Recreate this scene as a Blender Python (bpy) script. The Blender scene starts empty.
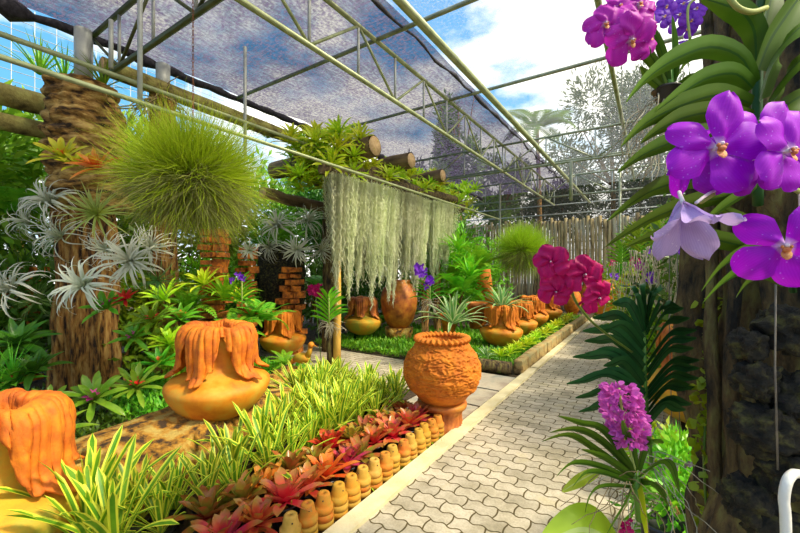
import bpy, math, random
from mathutils import Vector, Matrix, Euler, noise
random.seed(7)
R = random.random
def U(a, b): return a + (b - a) * R()
D = bpy.data
COL = bpy.context.scene.collection
PI = math.pi
CAMZ = 1.5; FPX = 380.0; YAW = math.atan(252 / 380.0)
CY, SY = math.cos(YAW), math.sin(YAW)
HOR = 269.0
def P(px, py, f):
    """world point seen at a pixel at forward distance f (metres)"""
    r = (px - 400) / FPX * f
    return Vector((r * CY - f * SY, r * SY + f * CY, CAMZ + (HOR - py) / FPX * f))
def G(px, py, z=0.0):
    f = FPX * (CAMZ - z) / (py - HOR)
    return P(px, py, f)
def ordinal(i):
    w = ['first','second','third','fourth','fifth','sixth','seventh','eighth','ninth','tenth','eleventh','twelfth','thirteenth',
         'fourteenth','fifteenth','sixteenth','seventeenth','eighteenth','nineteenth','twentieth','twenty-first','twenty-second','twenty-third','twenty-fourth']
    return w[i]

# ------------------------------------------------------------------ mesh builder
class MB:
    def __init__(s): s.v = []; s.f = []; s.uv = []; s.mi = []; s.m = 0
    def vert(s, p): s.v.append((p[0], p[1], p[2])); return len(s.v) - 1
    def face(s, ids, uvs=None):
        s.f.append(tuple(ids)); s.mi.append(s.m)
        s.uv.extend(uvs if uvs else [(0.5, 0.5)] * len(ids))
    def build(s, name, mats, parent=None, smooth=True):
        me = D.meshes.new(name); me.from_pydata(s.v, [], s.f)
        uvl = me.uv_layers.new(name='UVMap')
        flat = [c for uv in s.uv for c in uv]
        uvl.data.foreach_set('uv', flat)
        for m in (mats if isinstance(mats, (list, tuple)) else [mats]): me.materials.append(m)
        me.polygons.foreach_set('material_index', s.mi)
        me.polygons.foreach_set('use_smooth', [smooth] * len(s.f))
        me.update()
        o = D.objects.new(name, me); COL.objects.link(o)
        if parent is not None: o.parent = parent
        return o
    def box(s, c, size, rot=None):
        n = len(s.v); M_ = rot if rot is not None else Matrix.Identity(3)
        for dx in (-.5, .5):
            for dy in (-.5, .5):
                for dz in (-.5, .5):
                    s.vert(Vector(c) + M_ @ Vector((dx * size[0], dy * size[1], dz * size[2])))
        for q in ((0,1,3,2),(4,6,7,5),(0,4,5,1),(2,3,7,6),(0,2,6,4),(1,5,7,3)): s.face([n + i for i in q])
    def tube(s, pts, rad, n=8, cap=True, squash=None):
        pts = [Vector(p) for p in pts]
        if not isinstance(rad, (list, tuple)): rad = [rad] * len(pts)
        rings = []; prev = None
        for i, p in enumerate(pts):
            t = (pts[min(i + 1, len(pts) - 1)] - pts[max(i - 1, 0)])
            if t.length < 1e-9: t = Vector((0, 0, 1))
            t.normalize()
            if prev is None:
                a = Vector((0, 0, 1)) if abs(t.z) < .9 else Vector((1, 0, 0))
                x = t.cross(a).normalized()
            else:
                x = (prev - t * prev.dot(t))
                if x.length < 1e-6: x = t.orthogonal()
                x.normalize()
            prev = x; y = t.cross(x)
            rings.append([s.vert(p + (x * math.cos(2*PI*k/n) + y * math.sin(2*PI*k/n)) * rad[i]) for k in range(n)])
        L = len(pts) - 1
        for i in range(L):
            for k in range(n):
                k2 = (k + 1) % n
                s.face([rings[i][k], rings[i][k2], rings[i+1][k2], rings[i+1][k]],
                       [(k/n, i/L), ((k+1)/n, i/L), ((k+1)/n, (i+1)/L), (k/n, (i+1)/L)])
        if cap:
            s.face(rings[0][::-1]); s.face(rings[-1])
    def lathe(s, prof, n=32, fn=None, center=(0, 0, 0), close=False):
        """prof: list of (r, z); fn(theta, i, r, z) -> (r, z)"""
        c = Vector(center); rings = []
        for i, (r, z) in enumerate(prof):
            ring = []
            for k in range(n):
                th = 2*PI*k/n; rr, zz = (fn(th, i, r, z) if fn else (r, z))
                ring.append(s.vert(c + Vector((rr*math.cos(th), rr*math.sin(th), zz))))
            rings.append(ring)
        L = len(prof) - 1
        for i in range(L):
            for k in range(n):
                k2 = (k+1) % n
                s.face([rings[i][k], rings[i][k2], rings[i+1][k2], rings[i+1][k]],
                       [(k/n, i/L), ((k+1)/n, i/L), ((k+1)/n, (i+1)/L), (k/n, (i+1)/L)])
        return rings
    def ribbon(s, pts, width, prof='strap', up=None, side=None, fold=.15, cols=2, vary=0.0):
        """leaf along pts. fold = gutter depth relative to width."""
        pts = [Vector(p) for p in pts]; n = len(pts); rows = []
        for i, p in enumerate(pts):
            t = (pts[min(i+1, n-1)] - pts[max(i-1, 0)]).normalized()
            v = i / (n - 1)
            if side is not None: x = (side - t * side.dot(t))
            else:
                uu = up if up is not None else Vector((0, 0, 1))
                x = t.cross(uu)
            if x.length < 1e-5: x = t.orthogonal()
            x.normalize(); nm = x.cross(t)
            w = width * PROF[prof](v) * .5
            row = []
            for c in range(cols + 1):
                u = c / cols * 2 - 1
                row.append(s.vert(p + x * (u * w) + nm * (abs(u) * w * fold * 2)))
            rows.append(row)
        for i in range(n - 1):
            for c in range(cols):
                s.face([rows[i][c], rows[i][c+1], rows[i+1][c+1], rows[i+1][c]],
                       [(c/cols, i/(n-1)), ((c+1)/cols, i/(n-1)), ((c+1)/cols, (i+1)/(n-1)), (c/cols, (i+1)/(n-1))])
    def arc_leaf(s, base, az, el, droop, L, W, prof='strap', nseg=6, fold=.15, cols=2, twist=0, curl=0):
        p = Vector(base); pts = [p.copy()]
        a = az; d = el
        for i in range(nseg):
            st = L / nseg
            p = p + Vector((math.cos(d)*math.cos(a), math.cos(d)*math.sin(a), math.sin(d))) * st
            pts.append(p.copy()); d -= droop / nseg * (0.5 + i / nseg); a += curl / nseg
        side = Vector((math.sin(az), -math.cos(az), twist)).normalized()
        s.ribbon(pts, W, prof, side=side, fold=fold, cols=cols)
        return pts
    def blob(s, c, r, seg=10, rings=7, fn=None):
        c = Vector(c); r = Vector(r) if hasattr(r, '__len__') else Vector((r, r, r)); R_ = []
        for i in range(rings + 1):
            ph = PI * i / rings - PI/2
            ring = []
            for k in range(seg):
                th = 2*PI*k/seg
                d = Vector((math.cos(ph)*math.cos(th), math.cos(ph)*math.sin(th), math.sin(ph)))
                m = fn(d) if fn else 1
                ring.append(s.vert(c + Vector((d.x*r.x, d.y*r.y, d.z*r.z)) * m))
            R_.append(ring)
        for i in range(rings):
            for k in range(seg):
                k2 = (k+1) % seg
                s.face([R_[i][k], R_[i][k2], R_[i+1][k2], R_[i+1][k]], [(k/seg, i/rings), ((k+1)/seg, i/rings), ((k+1)/seg, (i+1)/rings), (k/seg, (i+1)/rings)])
PROF = {
 'strap': lambda v: min(1, .75 + v) * (1 if v < .8 else math.sqrt(max(0, 1 - ((v-.8)/.2)**2)) ) + .001,
 'strapt': lambda v: (.7 + .3*min(1, v*3)) * (1 if v < .6 else max(0, 1 - (v-.6)/.4)**.75) + .001,
 'taper': lambda v: max(.02, 1 - v)**.8,
 'oval': lambda v: math.sin(PI * min(1, max(0, v))**.8)**.8 + .02,
 'petal': lambda v: min(1, .16 + 1.7*v) * (1 if v < .55 else math.sqrt(max(.03, 1 - ((v-.55)/.46)**2))),
 'brom': lambda v: (.70 + .42*v) * (1 if v < .62 else max(0, 1 - ((v-.62)/.38)**1.9)**.8) + .01,
 'lance': lambda v: math.sin(PI * (.12 + .88*v))**.9 + .01,
 'flat': lambda v: 1.0,
}
def spline(pts, n):
    """Catmull-Rom through points, n samples"""
    pts = [Vector(p) for p in pts]
    if len(pts) < 3: return [pts[0].lerp(pts[-1], i/(n-1)) for i in range(n)]
    out = []
    for i in range(n):
        t = i / (n-1) * (len(pts)-1); k = min(int(t), len(pts)-2); u = t - k
        p0 = pts[max(k-1, 0)]; p1 = pts[k]; p2 = pts[k+1]; p3 = pts[min(k+2, len(pts)-1)]
        out.append(.5*((2*p1) + (p2-p0)*u + (2*p0-5*p1+4*p2-p3)*u*u + (3*p1-p0-3*p2+p3)*u*u*u))
    return out

# ------------------------------------------------------------------ tagging
def tag(o, label, cat, group=None, kind=None):
    o['label'] = label; o['category'] = cat
    if group: o['group'] = group
    if kind: o['kind'] = kind
    return o
def thing(name, label, cat, loc=(0,0,0), rot=(0,0,0), scale=1.0, group=None):
    o = D.objects.new(name, None); COL.objects.link(o); o.empty_display_size = .05
    o.location = loc; o.rotation_euler = rot
    o.scale = (scale,)*3 if not hasattr(scale, '__len__') else scale
    return tag(o, label, cat, group)
KIDS = {}
def kids(o): return [c for c in ALLKIDS(o)]
def ALLKIDS(o):
    return [c for c in D.objects if c.parent == o]
class Proto:
    """a finished thing; first use places the thing itself, later uses copy it with its parts"""
    def __init__(s, root):
        s.root = root; s.used = False
        s.ch = [(c, [g for g in D.objects if g.parent == c]) for c in D.objects if c.parent == root]
    def place(s, loc, rot=(0,0,0), scale=1.0, label=None, group=None, cat=None, name=None):
        if not s.used: r = s.root; s.used = True
        else:
            r = s.root.copy(); COL.objects.link(r)
            for c, gs in s.ch:
                d = c.copy(); COL.objects.link(d); d.parent = r
                for g in gs:
                    e = g.copy(); COL.objects.link(e); e.parent = d
        r.location = loc; r.rotation_euler = rot
        r.scale = (scale,)*3 if not hasattr(scale, '__len__') else scale
        if label: r['label'] = label
        if group: r['group'] = group
        if cat: r['category'] = cat
        return r
def struct(name, mb, mats, smooth=False):
    o = mb.build(name, mats, smooth=smooth); o['kind'] = 'structure'; return o

# ------------------------------------------------------------------ materials
class NT:
    def __init__(s, name):
        s.m = D.materials.new(name); s.m.use_nodes = True; s.t = s.m.node_tree; s.t.nodes.clear()
        s.out = s.n('ShaderNodeOutputMaterial')
    def n(s, typ, **kw):
        nd = s.t.nodes.new(typ)
        for k, v in kw.items():
            if k.startswith('i_'): 
                key = k[2:]; key = int(key) if key.isdigit() else key.replace('_', ' ')
                nd.inputs[key].default_value = v
            else: setattr(nd, k, v)
        return nd
    def l(s, a, b): s.t.links.new(a, b)
    def math(s, op, a, b=None, c=None, clamp=False):
        nd = s.n('ShaderNodeMath', operation=op, use_clamp=clamp)
        for i, x in enumerate((a, b, c)):
            if x is None: continue
            if hasattr(x, 'is_output'): s.l(x, nd.inputs[i])
            else: nd.inputs[i].default_value = x
        return nd.outputs[0]
    def mix(s, fac, a, b, blend='MIX'):
        nd = s.n('ShaderNodeMix', data_type='RGBA', blend_type=blend)
        for sock, x in ((nd.inputs[0], fac), (nd.inputs[6], a), (nd.inputs[7], b)):
            if hasattr(x, 'is_output'): s.l(x, sock)
            elif sock.type == 'RGBA': sock.default_value = (*x, 1)
            else: sock.default_value = x
        return nd.outputs[2]
    def noise(s, scale, detail=3, vec=None, rough=.5, dist=0):
        nd = s.n('ShaderNodeTexNoise'); nd.inputs['Scale'].default_value = scale; nd.inputs['Detail'].default_value = detail
        nd.inputs['Roughness'].default_value = rough; nd.inputs['Distortion'].default_value = dist
        if vec is not None: s.l(vec, nd.inputs['Vector'])
        return nd.outputs[0]
    def obj(s): return s.n('ShaderNodeTexCoord').outputs['Object']
    def ramp(s, fac, stops):
        nd = s.n('ShaderNodeValToRGB'); el = nd.color_ramp.elements
        while len(el) < len(stops): el.new(.5)
        for e, (p, c) in zip(el, stops): e.position = p; e.color = (*c, 1) if len(c) == 3 else c
        s.l(fac, nd.inputs[0]); return nd.outputs[0]
    def bsdf(s, col, rough=.6, metal=0, bump=None, bstr=.3, bdist=.01, transl=0, tcol=None, spec=.5, coat=0):
        b = s.n('ShaderNodeBsdfPrincipled'); b.inputs['Roughness'].default_value = rough; b.inputs['Metallic'].default_value = metal
        b.inputs['Specular IOR Level'].default_value = spec
        if hasattr(col, 'is_output'): s.l(col, b.inputs['Base Color'])
        else: b.inputs['Base Color'].default_value = (*col, 1)
        if bump is not None:
            bn = s.n('ShaderNodeBump'); bn.inputs['Strength'].default_value = bstr; bn.inputs['Distance'].default_value = bdist
            s.l(bump, bn.inputs['Height']); s.l(bn.outputs[0], b.inputs['Normal'])
        sh = b.outputs[0]
        if transl > 0:
            tr = s.n('ShaderNodeBsdfTranslucent')
            if hasattr(col, 'is_output'): s.l(col, tr.inputs[0])
            else: tr.inputs[0].default_value = (*col, 1)
            mx = s.n('ShaderNodeMixShader'); mx.inputs[0].default_value = transl
            s.l(sh, mx.inputs[1]); s.l(tr.outputs[0], mx.inputs[2]); sh = mx.outputs[0]
        s.l(sh, s.out.inputs[0]); return s.m
def simple(name, c1, c2=None, scale=8, rough=.7, bstr=.3, bscale=None, metal=0, transl=0, bdist=.01, stretch=None, c3=None, spec=.5, thr=(.35,.65)):
    t = NT(name); co = t.obj()
    if stretch:
        mp = t.n('ShaderNodeMapping'); mp.inputs['Scale'].default_value = stretch; t.l(co, mp.inputs[0]); co = mp.outputs[0]
    nz = t.noise(scale, 5, co, .6)
    stops = [(thr[0], c1), (thr[1], c2 or c1)]
    if c3: stops = [(thr[0], c1), ((thr[0]+thr[1])/2, c2), (thr[1], c3)]
    col = t.ramp(nz, stops)
    bn = t.noise(bscale or scale*4, 6, co, .65)
    return t.bsdf(col, rough, metal, bn, bstr, bdist, transl, spec=spec)
def leafmat(name, c, margin=None, m=.6, tip=None, base=None, c2=None, rough=.4, transl=.3, hv=.06, midrib=None, spots=None, spec=.4):
    """c body colour, margin colour outside |u|>m, tip / base blends, c2 random patch colour"""
    t = NT(name); uv = t.n('ShaderNodeUVMap').outputs[0]
    sp = t.n('ShaderNodeSeparateXYZ'); t.l(uv, sp.inputs[0])
    a = t.math('ABSOLUTE', t.math('SUBTRACT', t.math('MULTIPLY', sp.outputs[0], 2), 1))
    oi = t.n('ShaderNodeObjectInfo').outputs['Random']
    col = c
    if c2: col = t.mix(t.ramp(t.noise(9, 3, t.obj()), [(.4, (0,0,0)), (.6, (1,1,1))]), c, c2)
    if base: col = t.mix(t.math('SUBTRACT', 1, t.math('MULTIPLY', sp.outputs[1], 2.6), clamp=True), col, base)
    if tip: col = t.mix(t.math('MULTIPLY', t.math('SUBTRACT', sp.outputs[1], .6), 2.5, clamp=True), col, tip)
    if midrib: col = t.mix(t.math('LESS_THAN', a, .1), col, midrib)
    if margin: col = t.mix(t.math('MULTIPLY', t.math('SUBTRACT', a, m), 8, clamp=True), col, margin)
    if spots:
        vo = t.n('ShaderNodeTexVoronoi'); vo.inputs['Scale'].default_value = spots[1]; t.l(t.obj(), vo.inputs['Vector'])
        col = t.mix(t.math('LESS_THAN', vo.outputs[0], spots[2]), col, spots[0])
    hsv = t.n('ShaderNodeHueSaturation')
    t.l(t.math('ADD', t.math('MULTIPLY', t.math('SUBTRACT', oi, .5), hv), .5), hsv.inputs['Hue'])
    t.l(t.math('ADD', t.math('MULTIPLY', oi, .35), .82), hsv.inputs['Value'])
    if hasattr(col, 'is_output'): t.l(col, hsv.inputs['Color'])
    else: hsv.inputs['Color'].default_value = (*col, 1)
    return t.bsdf(hsv.outputs[0], rough, transl=transl, spec=spec)

M = {}
M['soil'] = simple('soil', (.035,.022,.012), (.10,.065,.03), 14, .95, .8, 60, bdist=.03)
M['steel'] = simple('painted_steel', (.20,.22,.14), (.36,.38,.27), 6, .45, .1, 40, metal=.3)
M['steel_green'] = simple('green_painted_steel', (.22,.26,.12), (.38,.42,.22), 6, .4, .1, 40, metal=.2)
M['steel_old'] = simple('weathered_green_steel', (.07,.08,.03), (.16,.17,.07), 6, .5, .1, 40, metal=.2)
M['galv'] = simple('galvanised_steel', (.34,.36,.34), (.50,.52,.48), 5, .5, .1, 40, metal=.15)
M['wire'] = simple('wire', (.10,.09,.08), (.2,.17,.13), 30, .5)
M['rust'] = simple('rusty_chain', (.16,.05,.02), (.3,.12,.05), 30, .8)
M['terra'] = simple('terracotta_orange', (.42,.085,.003), (.60,.15,.003), 9, .75, .5, 70, c3=(.72,.23,.005), bdist=.006)
M['terra_light'] = simple('terracotta_yellow_orange', (.56,.15,.004), (.68,.24,.006), 5, .65, .3, 70, c3=(.60,.33,.03), bdist=.004)  # the clay's own yellowish orange, paler than the drapes; nothing emits
M['terra_moss'] = simple('terracotta_mossy', (.66,.24,.012), (.62,.34,.015), 5, .75, .35, 60, c3=(.36,.34,.03), bdist=.006)
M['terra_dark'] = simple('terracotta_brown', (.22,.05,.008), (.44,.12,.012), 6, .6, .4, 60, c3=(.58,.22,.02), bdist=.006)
M['terra_carve'] = simple('terracotta_carved', (.50,.12,.003), (.66,.20,.004), 10, .8, .5, 110, bdist=.006)
M['brick'] = simple('orange_brick_rock', (.20,.05,.01), (.78,.24,.02), 14, .85, .9, 30, bdist=.02)
M['blackplastic'] = simple('black_plastic', (.012,.012,.014), (.03,.03,.03), 12, .35, .05)
M['bark'] = simple('bark_ridged', (.025,.010,.004), (.30,.13,.025), 22, .9, 1, 30, bdist=.05, stretch=(1,1,.2), c3=(.48,.28,.08), thr=(.38,.62))
M['bark_gold'] = simple('layered_golden_bark', (.04,.02,.006), (.36,.19,.04), 5, .9, 1, 16, bdist=.06, stretch=(1,1,3.0), c3=(.66,.44,.14), thr=(.38,.62))
M['bark_dark'] = simple('dark_mossy_bark', (.008,.006,.003), (.12,.075,.025), 20, .8, 1, 40, bdist=.03, stretch=(1,1,.3), c3=(.22,.19,.05), thr=(.36,.66))
M['rock_dark'] = simple('dark_lava_rock', (.004,.0035,.002), (.026,.020,.007), 30, .8, 1, 60, bdist=.02, c3=(.11,.10,.02), thr=(.38,.66))
M['rock_gold'] = simple('golden_mossy_rock', (.06,.03,.01), (.50,.23,.02), 7, .85, 1, 18, bdist=.05, c3=(.60,.42,.10), thr=(.40,.60))
M['log'] = simple('weathered_log', (.08,.05,.025), (.30,.20,.10), 6, .9, .8, 20, bdist=.03, stretch=(.3,.3,1))
M['log_moss'] = simple('mossy_log', (.06,.05,.015), (.26,.22,.06), 5, .9, .8, 20, bdist=.03, c3=(.36,.36,.10))
M['cutwood'] = simple('cut_log_end', (.50,.32,.14), (.66,.46,.24), 20, .8, .3)
M['post_yellow'] = simple('yellow_wood_post', (.46,.24,.03), (.70,.42,.07), 7, .8, .5, 30, stretch=(1,1,.25), bdist=.01)
M['root'] = simple('pale_roots', (.30,.27,.18), (.55,.50,.36), 20, .8)
M['root_brown'] = simple('brown_roots', (.16,.11,.05), (.36,.26,.12), 20, .8)
M['fence'] = simple('weathered_fence', (.10,.07,.03), (.44,.33,.15), 6, .85, .5, 30, stretch=(1,1,.2), c3=(.34,.32,.22), bdist=.01)
M['white'] = simple('white_hose', (.75,.73,.66), (.85,.83,.76), 9, .4)
M['slab'] = simple('stone_slab', (.34,.27,.20), (.48,.41,.30), 3, .8, .4, 40, c3=(.30,.29,.24), bdist=.01)
M['curb'] = simple('concrete_curb', (.60,.50,.27), (.76,.67,.42), 4, .85, .4, 60, bdist=.006)
M['edging'] = simple('stone_edging', (.16,.09,.03), (.48,.33,.12), 6, .9, .9, 22, c3=(.36,.31,.14), bdist=.03)

# leaves
M['varieg'] = leafmat('variegated_leaf', (.10,.30,.014), (.84,.86,.07), .46, c2=(.20,.42,.02), base=(.40,.60,.07), transl=.3, hv=.03)
M['red_brom'] = leafmat('red_bromeliad_leaf', (.58,.045,.035), None, tip=(.34,.24,.03), base=(.80,.03,.10), c2=(.68,.17,.035), rough=.3, transl=.22, hv=.05)
M['pink_brom'] = leafmat('pink_bromeliad_leaf', (.72,.05,.09), None, tip=(.42,.22,.04), base=(.86,.02,.16), c2=(.70,.15,.06), rough=.3, transl=.22, hv=.04)
M['olive_brom'] = leafmat('olive_bromeliad_leaf', (.30,.30,.03), None, tip=(.45,.18,.03), base=(.62,.07,.04), c2=(.50,.16,.03), rough=.3, transl=.22, hv=.06)
M['orange_brom'] = leafmat('orange_bromeliad_leaf', (.75,.12,.02), None, tip=(.72,.28,.04), base=(.85,.04,.02), rough=.35, transl=.25)
M['green_brom'] = leafmat('green_bromeliad_leaf', (.14,.38,.018), None, tip=(.26,.48,.025), base=(.34,.50,.06), c2=(.22,.46,.04), rough=.3, transl=.28)
M['lime_brom'] = leafmat('lime_bromeliad_leaf', (.50,.70,.012), None, tip=(.72,.80,.04), base=(.36,.54,.02), c2=(.62,.76,.03), rough=.35, transl=.35, hv=.08)
M['yellow_brom'] = leafmat('yellow_bromeliad_leaf', (.60,.62,.03), None, tip=(.85,.70,.05), base=(.56,.70,.04), rough=.35, transl=.35)
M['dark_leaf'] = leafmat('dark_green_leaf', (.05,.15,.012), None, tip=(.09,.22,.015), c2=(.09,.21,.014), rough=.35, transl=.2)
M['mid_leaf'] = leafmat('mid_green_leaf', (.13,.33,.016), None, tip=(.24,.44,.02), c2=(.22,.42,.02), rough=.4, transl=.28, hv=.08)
M['bright_leaf'] = leafmat('bright_green_leaf', (.20,.46,.015), None, c2=(.36,.56,.02), rough=.4, transl=.32, hv=.08)
M['fern'] = leafmat('fern_leaf', (.15,.40,.014), None, c2=(.26,.50,.02), rough=.5, transl=.32, hv=.06)
M['cover'] = leafmat('groundcover_leaf', (.10,.36,.014), None, c2=(.22,.48,.02), rough=.5, transl=.3, hv=.05)
M['silver'] = leafmat('silver_airplant_leaf', (.66,.68,.54), None, tip=(.80,.80,.70), base=(.40,.46,.26), rough=.7, transl=.15, hv=.02)
M['olive_air'] = leafmat('olive_airplant_leaf', (.32,.38,.09), None, tip=(.48,.50,.14), base=(.46,.52,.08), rough=.6, transl=.2, hv=.02)
M['green_air'] = leafmat('fine_green_airplant', (.12,.24,.05), None, tip=(.25,.36,.12), rough=.6, transl=.2)
M['moss'] = leafmat('hanging_grey_moss', (.66,.70,.42), None, c2=(.80,.82,.58), rough=.9, transl=.25, hv=.02)
M['grass'] = leafmat('fine_grass_blade', (.36,.50,.012), None, tip=(.60,.70,.04), base=(.20,.26,.012), rough=.6, transl=.35, hv=.05)
M['grass_dry'] = leafmat('dry_grass_blade', (.20,.20,.05), None, tip=(.32,.32,.10), rough=.7, transl=.25, hv=.05)
M['agave'] = leafmat('striped_grey_green_leaf', (.12,.36,.07), (.60,.72,.34), .6, c2=(.16,.36,.14), rough=.4, transl=.22)
M['vanda'] = leafmat('vanda_leaf', (.060,.135,.007), None, tip=(.11,.20,.012), base=(.05,.11,.008), c2=(.085,.17,.009), spec=.2, rough=.5, transl=.15, midrib=(.03,.09,.012), hv=.02)
M['vanda_dark'] = leafmat('deep_green_vanda_leaf', (.018,.085,.022), None, tip=(.04,.13,.03), c2=(.028,.11,.025), spec=.25, rough=.45, transl=.12, midrib=(.012,.05,.015), hv=.02)
M['limeleaf'] = leafmat('broad_lime_leaf', (.42,.60,.03), None, tip=(.55,.70,.05), midrib=(.55,.68,.2), rough=.4, transl=.35)
M['tree_leaf'] = leafmat('tree_leaf', (.20,.34,.05), None, c2=(.30,.44,.08), rough=.5, transl=.35, hv=.05)
M['tree_dark'] = leafmat('dull_tree_leaf', (.07,.11,.04), None, c2=(.13,.18,.07), rough=.6, transl=.3, hv=.03)
M['palm'] = leafmat('palm_leaflet', (.13,.28,.05), None, tip=(.25,.38,.08), rough=.5, transl=.3)
M['stem'] = leafmat('green_stem', (.12,.24,.03), rough=.5, transl=0)
M['stem_pale'] = leafmat('pale_stem', (.36,.44,.12), rough=.5, transl=0)
def petalmat(name, c, edge, centre, spots, sc=150, thr=.13, transl=.3):
    t = NT(name); uv = t.n('ShaderNodeUVMap').outputs[0]
    sp = t.n('ShaderNodeSeparateXYZ'); t.l(uv, sp.inputs[0])
    a = t.math('ABSOLUTE', t.math('SUBTRACT', t.math('MULTIPLY', sp.outputs[0], 2), 1))
    vein = t.n('ShaderNodeTexWave'); vein.inputs['Scale'].default_value = 4.5; vein.inputs['Distortion'].default_value = 3
    t.l(uv, vein.inputs['Vector'])
    col = t.mix(t.math('MULTIPLY', vein.outputs[1], .35), c, edge)
    vo = t.n('ShaderNodeTexVoronoi'); vo.inputs['Scale'].default_value = sc; t.l(t.obj(), vo.inputs['Vector'])
    col = t.mix(t.math('MULTIPLY', t.math('LESS_THAN', vo.outputs[0], thr), .6), col, spots)
    col = t.mix(t.math('SUBTRACT', 1, t.math('MULTIPLY', sp.outputs[1], 7), clamp=True), col, centre)
    return t.bsdf(col, .5, transl=transl, spec=.3)
M['purple'] = petalmat('purple_petal', (.40,.002,.64), (.50,.012,.76), (.80,.6,.85), (.52,.20,.86))
M['orchid_pink'] = petalmat('purple_pink_petal', (.52,.012,.46), (.66,.06,.62), (.85,.6,.8), (.75,.35,.8), transl=.35)
M['violet'] = petalmat('violet_petal', (.22,.03,.62), (.34,.08,.72), (.7,.5,.8), (.45,.25,.8))
M['lilac'] = petalmat('faded_lilac_petal', (.50,.36,.72), (.66,.50,.84), (.5,.3,.6), (.8,.7,.9))
M['magenta'] = petalmat('magenta_petal', (.50,.003,.13), (.66,.008,.19), (.35,.0,.08), (.8,.05,.35), thr=.05)
M['foxtail'] = petalmat('foxtail_pink_petal', (.72,.10,.56), (.85,.36,.76), (.5,.03,.42), (.4,.03,.5), thr=.2, sc=200)
M['lip'] = simple('orange_spotted_lip', (.55,.10,.04), (.85,.40,.12), 120, .5)
M['column'] = simple('white_column', (.75,.55,.65), (.85,.75,.8), 40, .5)
M['pinkcentre'] = simple('pink_centre', (.7,.04,.30), (.8,.1,.4), 30, .5)
M['redflower'] = simple('red_flower', (.75,.02,.02), (.85,.08,.05), 30, .5)

# pavers: wavy interlocking blocks, rows run across the path
def pavermat():
    t = NT('wavy_interlocking_pavers'); co = t.obj(); sp = t.n('ShaderNodeSeparateXYZ'); t.l(co, sp.inputs[0])
    x, y = sp.outputs[0], sp.outputs[1]
    x2 = t.math('ADD', x, t.math('MULTIPLY', t.math('SINE', t.math('MULTIPLY', y, 2*PI/.21)), .010))
    y2 = t.math('ADD', y, t.math('MULTIPLY', t.math('SINE', t.math('MULTIPLY', x, 2*PI/.10)), .010))
    cb = t.n('ShaderNodeCombineXYZ'); t.l(x2, cb.inputs[0]); t.l(y2, cb.inputs[1])
    br = t.n('ShaderNodeTexBrick', offset=.5, squash=1)
    for k, v in (('Scale', 1), ('Mortar Size', .0055), ('Mortar Smooth', .15), ('Bias', 0), ('Brick Width', .20), ('Row Height', .105)): br.inputs[k].default_value = v
    br.inputs['Color1'].default_value = (.46,.41,.31,1); br.inputs['Color2'].default_value = (.62,.55,.42,1); br.inputs['Mortar'].default_value = (.10,.07,.015,1)
    t.l(cb.outputs[0], br.inputs['Vector'])
    st = t.ramp(t.noise(2.2, 6, co, .65), [(.38, (.62,.60,.52)), (.55, (.95,.93,.9)), (.72, (.85,.80,.55))])
    fine = t.ramp(t.noise(90, 3, co), [(.3, (.8,.8,.8)), (.7, (1.1,1.1,1.1))])
    col = t.mix(1, t.mix(1, br.outputs[0], st, 'MULTIPLY'), fine, 'MULTIPLY')
    h = t.math('SUBTRACT', t.math('MULTIPLY', t.noise(60, 4, co), .15), br.outputs['Fac'])
    return t.bsdf(col, .8, bump=h, bstr=.6, bdist=.008)
M['paver'] = pavermat()

def netmat(name, c1, c2, a0, a1, sc=1.0):
    """woven shade cloth: thread weave + weathering streaks decide how much sky comes through"""
    t = NT(name); co = t.obj()
    mp = t.n('ShaderNodeMapping'); mp.inputs['Scale'].default_value = (1, 5, 1); t.l(co, mp.inputs[0])
    mp2 = t.n('ShaderNodeMapping'); mp2.inputs['Scale'].default_value = (6, 1, 3); t.l(co, mp2.inputs[0])
    n1 = t.noise(9*sc, 6, mp.outputs[0], .75); n2 = t.noise(6*sc, 6, mp2.outputs[0], .75); n3 = t.noise(.8, 4, co, .6)
    n4 = t.noise(30*sc, 2, co, .6)
    s = t.math('ADD', t.math('MULTIPLY', n1, .4), t.math('ADD', t.math('MULTIPLY', n2, .4), t.math('ADD', t.math('MULTIPLY', n3, .25), t.math('MULTIPLY', n4, .7))))
    fac = t.n('ShaderNodeMapRange'); t.l(s, fac.inputs[0])
    fac.inputs[1].default_value = .76; fac.inputs[2].default_value = 1.02; fac.inputs[3].default_value = a0; fac.inputs[4].default_value = a1
    col = t.ramp(t.math('ADD', t.math('MULTIPLY', n1, .5), t.math('MULTIPLY', n4, .5)), [(.44, c1), (.58, c2)])
    df = t.n('ShaderNodeBsdfDiffuse'); t.l(col, df.inputs[0]); tl = t.n('ShaderNodeBsdfTranslucent'); t.l(col, tl.inputs[0])
    m1 = t.n('ShaderNodeMixShader'); m1.inputs[0].default_value = .5; t.l(df.outputs[0], m1.inputs[1]); t.l(tl.outputs[0], m1.inputs[2])
    tp = t.n('ShaderNodeBsdfTransparent'); m2 = t.n('ShaderNodeMixShader'); t.l(fac.outputs[0], m2.inputs[0])
    t.l(tp.outputs[0], m2.inputs[1]); t.l(m1.outputs[0], m2.inputs[2]); t.l(m2.outputs[0], t.out.inputs[0]); return t.m
M['net_dark'] = netmat('purple_grey_shade_cloth', (.004,.003,.009), (.15,.125,.215), .64, 1.0, .8)
M['net_pale'] = netmat('pale_net', (.30,.33,.36), (.66,.70,.72), .06, .40, 1.5)
M['net_back'] = netmat('back_grey_net', (.03,.032,.03), (.09,.09,.085), .35, .92)
M['net_edge'] = simple('torn_net_edge', (.015,.014,.02), (.05,.045,.06), 20, .9, .8)

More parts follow.
